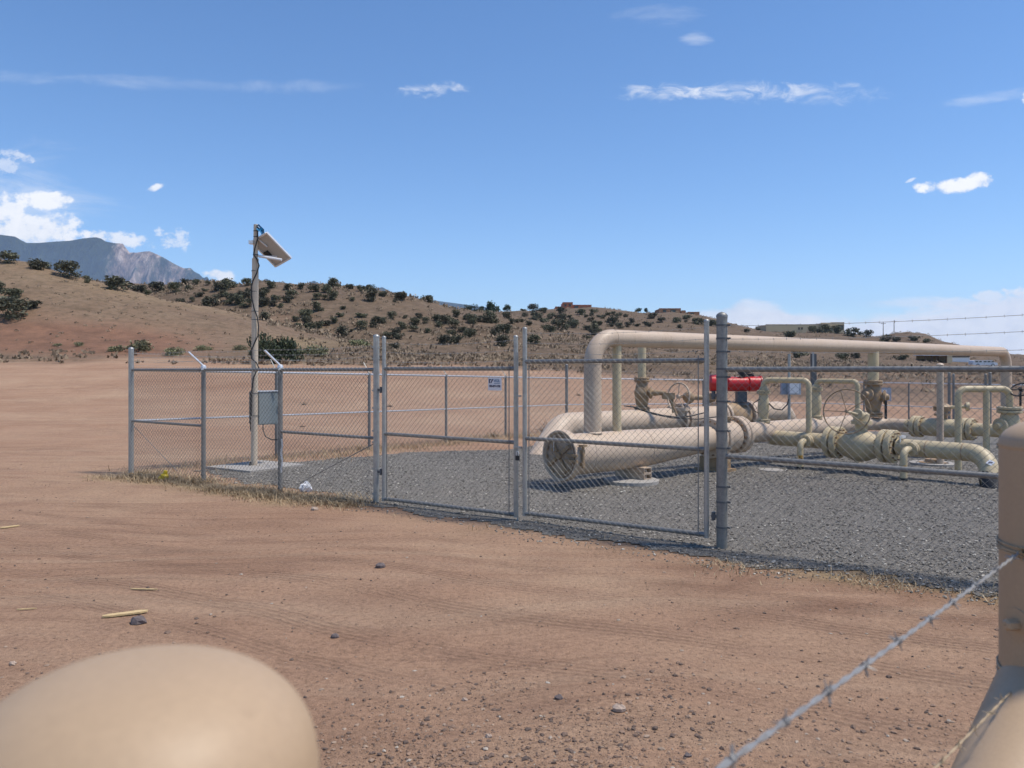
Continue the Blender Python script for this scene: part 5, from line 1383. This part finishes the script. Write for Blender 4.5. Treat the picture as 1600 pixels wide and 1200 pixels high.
# utility poles
for px, yt, lb in ((1380,503.5,'utility pole on the far right ridge, left one of a pair'),(1397,500.5,'taller utility pole on the far right ridge, right one of a pair')):
    Y = 305; b = P(px,524,Y); t_ = P(px,yt,Y); u = thing('utility_pole', b, lb, 'pole')
    mb = MB(); mb.tube([b-up*1, t_], [.16,.11], 8); mb.build('shaft', M['bark'], u)
    mb = MB(); mb.box(t_-up*.5, (1.9,.12,.14)); mb.box(t_-up*.36-Vector((.8,0,0)), (.1,.1,.2)); mb.box(t_-up*.36+Vector((.8,0,0)), (.1,.1,.2)); mb.build('crossarm', M['bark'], u)

# ------------------------------------------------------------------ litter and stones
def flat_board(pxa, pya, pxb, pyb, w, h, label, name='wood_splinter', cat='wood'):
    a = ground_pt(pxa, pya); b = ground_pt(pxb, pyb); d = (b-a); l = d.length; d.normalize(); s = Vector((-d.y,d.x,0)).normalized()
    mb = MB(); r_ = random.Random(int(pxa)); n = 7; vs = []
    for i in range(n):
        t = i/(n-1); ww = w*(.35 if i == 0 else (.25 if i == n-1 else r_.uniform(.85,1.1))); c = a.lerp(b, t); c.z = max(a.z, b.z)+.006
        for dx, dz in ((-1,0),(1,0),(1,1),(-1,1)): vs.append(c+s*ww*.5*dx+up*h*dz)
    fs = []
    for i in range(n-1):
        for k in range(4): fs.append((i*4+k, i*4+(k+1) % 4, (i+1)*4+(k+1) % 4, (i+1)*4+k))
    fs += [(3,2,1,0), tuple(range(4*n-4,4*n))]
    mb.add(vs, fs); o = mb.build(name, M['wood'], None, origin=a); return tag(o, label, cat)
flat_board(160,965,231,956,.055,.012,'largest pale splintered board lying on the dirt at lower left')
flat_board(204,922,246,923,.018,.008,'thin pale stick on the dirt above the largest splintered board')
flat_board(26,955,57,953,.012,.007,'short pale stick on the dirt near the left edge')
flat_board(0,827,30,823,.05,.01,'faint pale sliver on the dirt at the left edge below the fence corner')
def stone(px, py, wpx, hpx, m, label, name='stone'):
    p = ground_pt(px, py); s = wpx*p.y/F*.5; mb = MB(); mb.blob(p+up*s*.3, s, s*.75, s*.62, 9, .16, random.Random(int(px))); o = mb.build(name, m, None, origin=p); return tag(o, label, 'stone')
stone(216,972,26,12,M['rock'],'dark stone touching the largest splintered board')
stone(594,888,16,8,M['rock'],'flat grey stone alone on the dirt below the left gate leaf')
stone(491,797,12,9,M['palerock'],'pale stone on the dirt just outside the grass left of the gate')
stone(523,993,14,6,M['rock'],'small dark clod on the dirt between the stick and the gate')
stone(20,1038,12,10,M['palerock'],'pale pebble on the dirt at the left edge above the tan dome')
stone(873,1092,14,8,M['rock'],'grey stone on the pebbly dirt at bottom centre, left of a paler one')
stone(968,1112,22,12,M['palerock'],'wide pale stone on the pebbly dirt at bottom centre')
stone(1075,1182,12,11,M['rock'],'dark round stone at the bottom edge just left of the barbed wire')
stone(764,1152,12,10,M['palerock'],'pale stone among dark pebbles at the bottom edge')
stone(726,1092,10,8,M['palerock'],'small pale stone left of the grey stone at bottom centre')
# yellow cap + white bag
p = ground_pt(256,750); yo = thing('plastic_scrap', p, 'bright yellow plastic scrap in the dry grass near the fence corner', 'litter')
mb = MB(); mb.lathe(p+up*.0, Vector((.25,-.1,1)), [(0,.05),(.04,.065),(.08,.06),(.10,.035),(.15,.03),(.16,.001)], 12); mb.blob(p+Vector((-.03,-.03,.03)), .05,.04,.035, 8, .12); mb.build('cup', M['yelplastic'], yo)
p = ground_pt(478,768); wb = thing('plastic_bag', p, 'crumpled white plastic bag caught in the dry grass left of the gate', 'litter')
mb = MB(); mb.blob(p+up*.06, .085,.06,.085, 10, .28, random.Random(8)); mb.blob(p+Vector((.05,0,.03)), .06,.04,.04, 8, .25, random.Random(9)); mb.build('bag', M['white'], wb)
# tire-dug damp hollow twigs by the gate
tw = mesh_only('dry_twig', *twigs(26,.5,8), M['straw'])
for px, py, w, lb in ((1185,852,26,'pale bleached twig cluster by the foot of the thick gate post'),(730,818,16,'pale dry tuft at the gravel edge below the left gate leaf'),(638,1110,14,'pale dry twig on the pebbly dirt right of the tan dome')):
    p = ground_pt(px, py); s = w*p.y/F; o = bpy.data.objects.new('dry_twig', tw); COL.objects.link(o); o.location = p; o.scale = (s,s,s*.5); tag(o, lb, 'twig')

# ------------------------------------------------------------------ mountains
MS = [(-1400,430),(-900,400),(-500,372),(-200,362),(-60,364),(0,366),(24,369),(34,375),(42,379),(60,379),(85,377),(110,375.5),(130,372),(150,370),(158,372),(166,377),(180,379.5),(192,380),(197,387),(203,394),(215,394),(226,392.5),(234,392),(246,397),(256,402),(266,408),(278,414.5),(288,419),(298,418),(304,424),(312,428),(318,434),(324,432),(330,440),(345,444),(365,446),(385,449),(400,448),(408,441),(416,434.5),(424,439),(438,447),(460,449),(478,443),(491,438),(502,444),(520,452),(565,456),(585,452),(597,448),(612,456),(640,464),(760,480),(900,540)]
def mountains():
    Yc = 6000; nx = 900; ny = 110
    V = []; Cl = []
    for j in range(ny+1):
        t = j/ny; Y = 3900+t*3600
        for i in range(nx+1):
            px = -700+1600*i/nx
            X = (px-800)/F*Yc*(1+(Y-Yc)/Yc*.35)
            hc = EYE-(interp(MS, px)-HZ)/F*Yc
            d = (Y-Yc)
            nz = noise.fractal(Vector((X*.0016, Y*.0012, 5)), 1.0, 2.1, 6)
            rid = abs(noise.noise(Vector((X*.0034+nz*.3, Y*.0009, 2))))*1.0+abs(noise.noise(Vector((X*.009+nz*.5, Y*.0022, 6))))*.75+abs(noise.noise(Vector((X*.022, Y*.005, 3))))*.3
            if d < 0:
                u = min(1, -d/2100); g = (1-u)**1.35
                cut = sstep(0,.18,u)*(1-u*.5)
                h = hc*g*(1-.62*cut*(rid*1.1)-.16*nz*cut)-.16*hc*sstep(0,.25,u)*(1-u)*max(0, nz+.1)
            else:
                u = min(1, d/1500); h = hc*(1-u)**1.2*(1-.2*rid*sstep(0,.2,u))-30*u
            V.append((X, Y, max(h, -2)))
            Cl.append(.75*(max(0, rid-.30)*sstep(0,.12,min(1,-d/2100)) if d < 0 else 0)*(1 if px > 150 or px < 70 else .6)-.12+0.28*sstep(150,205,px)*sstep(330,250,px)+.30*sstep(70,20,px)*sstep(0.02,.3,u)+.12*sstep(.1,.3,u)*sstep(100,170,px)-.30*sstep(60,110,px)*sstep(185,150,px)*sstep(.3,.05,u))
    n = nx+1; idx = np.arange(n*(ny+1)).reshape(ny+1, n)
    f = np.stack([idx[:-1,:-1], idx[:-1,1:], idx[1:,1:], idx[1:,:-1]], -1).reshape(-1,4)
    o = np_mesh('mountains', V, f, M['mountain'], smooth=True)
    a = o.data.attributes.new('cliff', 'FLOAT', 'POINT'); a.data.foreach_set('value', np.asarray(Cl, dtype=np.float32))
    tag(o, kind='structure')
mountains()

# ------------------------------------------------------------------ haze
mb = MB(); mb.box((0, 4500, 400), (19000, 9900, 812))
m, nt, b = new_mat('haze_air'); nt.nodes.remove(b)
pv = nt.nodes.new('ShaderNodeVolumePrincipled'); pv.inputs['Color'].default_value = (.50,.69,1,1); pv.inputs['Density'].default_value = 0.000075
pv.inputs['Anisotropy'].default_value = 0.1
nt.links.new(pv.outputs[0], nt.nodes['Material Output'].inputs['Volume'])
HAZE = True
if HAZE:
    o = mb.build('haze', m); tag(o, kind='stuff', label='thin blue haze in the air towards the mountains', cat='haze'); o.display_type = 'WIRE'

# ------------------------------------------------------------------ sky, sun, camera
EL, AZ = 64.0, 97.0
sd = Vector((math.cos(R(EL))*math.sin(R(AZ)), math.cos(R(EL))*math.cos(R(AZ)), math.sin(R(EL))))
w = bpy.data.worlds.new('World'); scene.world = w; w.use_nodes = True
nt = w.node_tree; bg = nt.nodes['Background']; bg.inputs['Strength'].default_value = 0.128
sky = nt.nodes.new('ShaderNodeTexSky'); sky.sky_type = 'NISHITA'; sky.sun_disc = False
sky.sun_elevation = R(EL); sky.sun_rotation = R(AZ); sky.altitude = 1600; sky.air_density = 1.0; sky.dust_density = 0.25; sky.ozone_density = 2.2
tc = nt.nodes.new('ShaderNodeTexCoord'); sx = nt.nodes.new('ShaderNodeSeparateXYZ'); nt.links.new(tc.outputs['Generated'], sx.inputs[0])
dy = math_n(nt, 'MAXIMUM', sx.outputs[1], 0.02)
u = math_n(nt, 'DIVIDE', sx.outputs[0], dy); v = math_n(nt, 'DIVIDE', sx.outputs[2], dy)
cmb = nt.nodes.new('ShaderNodeCombineXYZ'); nt.links.new(u, cmb.inputs[0]); nt.links.new(v, cmb.inputs[1])
nz1 = noise_node(nt, 17, 10, 0.62, vec=cmb.outputs[0]); 
mpc = nt.nodes.new('ShaderNodeMapping'); mpc.inputs['Scale'].default_value = (1,3.2,1); nt.links.new(cmb.outputs[0], mpc.inputs['Vector'])
nz2 = noise_node(nt, 7, 9, 0.66, vec=mpc.outputs[0], dist=.6)
mpf = nt.nodes.new('ShaderNodeMapping'); mpf.inputs['Scale'].default_value = (1,1.5,1); nt.links.new(cmb.outputs[0], mpf.inputs['Vector'])
nz3 = noise_node(nt, 55, 8, 0.62, vec=mpf.outputs[0])
mpw = nt.nodes.new('ShaderNodeMapping'); mpw.inputs['Scale'].default_value = (1,2.2,1); nt.links.new(cmb.outputs[0], mpw.inputs['Vector'])
nz4 = noise_node(nt, 24, 9, 0.66, vec=mpw.outputs[0], dist=.8)
nmix = math_n(nt, 'ADD', math_n(nt, 'MULTIPLY', nz1.outputs['Fac'], .6), math_n(nt, 'MULTIPLY', nz3.outputs['Fac'], .4))
def cloud(px, py, wx, wy, kind, amp, k=1.6, tilt=0.0):
    """one cloud at a sky direction: ellipse eroded by noise"""
    u0, v0 = (px-800)/F, (HZ-py)/F; a, b_ = wx/F, wy/F
    du = math_n(nt, 'SUBTRACT', u, u0); dv = math_n(nt, 'SUBTRACT', v, v0)
    if tilt: dv = math_n(nt, 'SUBTRACT', dv, math_n(nt, 'MULTIPLY', du, tilt))
    x = math_n(nt, 'MULTIPLY', du, 1/a); y = math_n(nt, 'MULTIPLY', dv, 1/b_)
    r2 = math_n(nt, 'ADD', math_n(nt, 'MULTIPLY', x, x), math_n(nt, 'MULTIPLY', y, y))
    ns = nmix if kind == 'cu' else (nz4.outputs['Fac'] if kind == 'wi' else nz2.outputs['Fac'])
    mul = math_n(nt, 'MULTIPLY', math_n(nt, 'SUBTRACT', ns, .5), k*(4.2 if kind == 'cu' else 4.0))
    f = math_n(nt, 'SUBTRACT', math_n(nt, 'ADD', mul, .95), r2)
    mr = nt.nodes.new('ShaderNodeMapRange'); mr.interpolation_type = 'SMOOTHSTEP'
    lo, hi = {'cu':(0.0,0.85),'ci':(-.1,1.9),'wi':(-.1,1.7),'so':(-.5,.45)}[kind]
    mr.inputs['From Min'].default_value = lo; mr.inputs['From Max'].default_value = hi; mr.inputs['To Max'].default_value = amp
    nt.links.new(f, mr.inputs['Value'])
    return mr.outputs[0]
CL = [cloud(75,313,52,15,'cu',1,1.5), cloud(40,362,110,30,'cu',.95,1.7), cloud(-60,345,110,45,'cu',.9,1.7), cloud(185,374,66,15,'cu',.85,1.8,-.12), cloud(272,374,32,20,'cu',.62,2.3), cloud(30,243,34,10,'cu',.55,2.2,-.2), cloud(8,260,30,16,'cu',.45,2.4),
      cloud(242,294,22,8,'cu',.9,1.7,.35), cloud(340,430,32,11,'cu',.9,1.5), cloud(1493,290,64,13,'cu',1,1.3,.06), cloud(1532,281,26,16,'cu',1,1.2), cloud(1424,281,9,3,'cu',.55,1.5,.4), cloud(1606,158,14,20,'cu',.9,1.5), cloud(1600,470,36,22,'cu',.9,1.6), cloud(1545,464,26,9,'cu',.75,1.8),
      cloud(40,320,150,90,'ci',.5,1.2), cloud(280,130,300,13,'ci',.17,1.5,-.03), cloud(672,140,56,12,'wi',.5,1.6,.1), cloud(1030,142,75,16,'wi',.5,1.5), cloud(1160,142,110,18,'wi',.42,1.5,-.02), cloud(1270,146,130,18,'wi',.30,1.4,-.03), cloud(1088,58,26,14,'ci',.3,1.9), cloud(1040,24,90,22,'ci',.14,1.8), cloud(1560,150,90,12,'ci',.26,1.8,.1),
      cloud(1420,474,130,10,'ci',.75,1.3,.05), cloud(1340,545,400,52,'so',1.0,.6), cloud(1185,494,46,24,'so',.75,1.2), cloud(1560,520,150,52,'so',1.0,.8), cloud(1140,508,110,24,'so',.7,1.0)]
acc = CL[0]
for c in CL[1:]:
    a = math_n(nt, 'MULTIPLY', math_n(nt, 'SUBTRACT', 1.0, acc), math_n(nt, 'SUBTRACT', 1.0, c))
    acc = math_n(nt, 'SUBTRACT', 1.0, a)
fr_ = math_n(nt, 'MULTIPLY', acc, math_n(nt, 'GREATER_THAN', sx.outputs[1], 0.05))
hs = nt.nodes.new('ShaderNodeHueSaturation'); hs.inputs['Saturation'].default_value = 1.18; hs.inputs['Hue'].default_value = 0.502; hs.inputs['Value'].default_value = 1.0
nt.links.new(sky.outputs[0], hs.inputs['Color'])
cc_ = ramp(nt, nz1.outputs['Fac'], [(.3,(7.6,7.9,8.4)),(.6,(9.8,9.8,9.8))])
for e_ in cc_.color_ramp.elements: pass
# cloud brightness: white * 9 (Background strength 0.1)
vm = nt.nodes.new('ShaderNodeVectorMath'); vm.operation = 'SCALE'; vm.inputs['Scale'].default_value = 1.0
cb_ = ramp(nt, nmix, [(.35,(.80,.82,.86)),(.55,(.98,.98,.98))])
vm.inputs['Scale'].default_value = 6.6; nt.links.new(cb_.outputs[0], vm.inputs[0])
fin = mixc(nt, fr_, hs.outputs[0], vm.outputs[0])
nt.links.new(fin, bg.inputs['Color'])
sun = bpy.data.lights.new('sun', 'SUN'); sun.energy = 3.3; sun.angle = R(7); sun.color = (1,.93,.83)
so = bpy.data.objects.new('sun', sun); COL.objects.link(so); so.rotation_euler = sd.to_track_quat('Z', 'Y').to_euler(); so.location = (0,0,50)
cam = bpy.data.cameras.new('camera'); cam.sensor_width = 36; cam.lens = 36*F/1600; cam.shift_y = -(600-HZ)/1600; cam.clip_start = .05; cam.clip_end = 30000
cam.dof.use_dof = True; cam.dof.focus_distance = 11; cam.dof.aperture_fstop = 6.5
co = bpy.data.objects.new('camera', cam); COL.objects.link(co); co.location = (0,0,EYE); co.rotation_euler = (R(90),0,0); scene.camera = co
scene.view_settings.view_transform = 'Standard'; scene.view_settings.look = 'None'; scene.view_settings.exposure = 0.46; scene.view_settings.gamma = 1
scene.cycles.volume_bounces = 1; scene.cycles.max_bounces = 6
scene.cycles.use_denoising = True
for o in list(COL.objects):
    if '_o' in o: del o['_o']
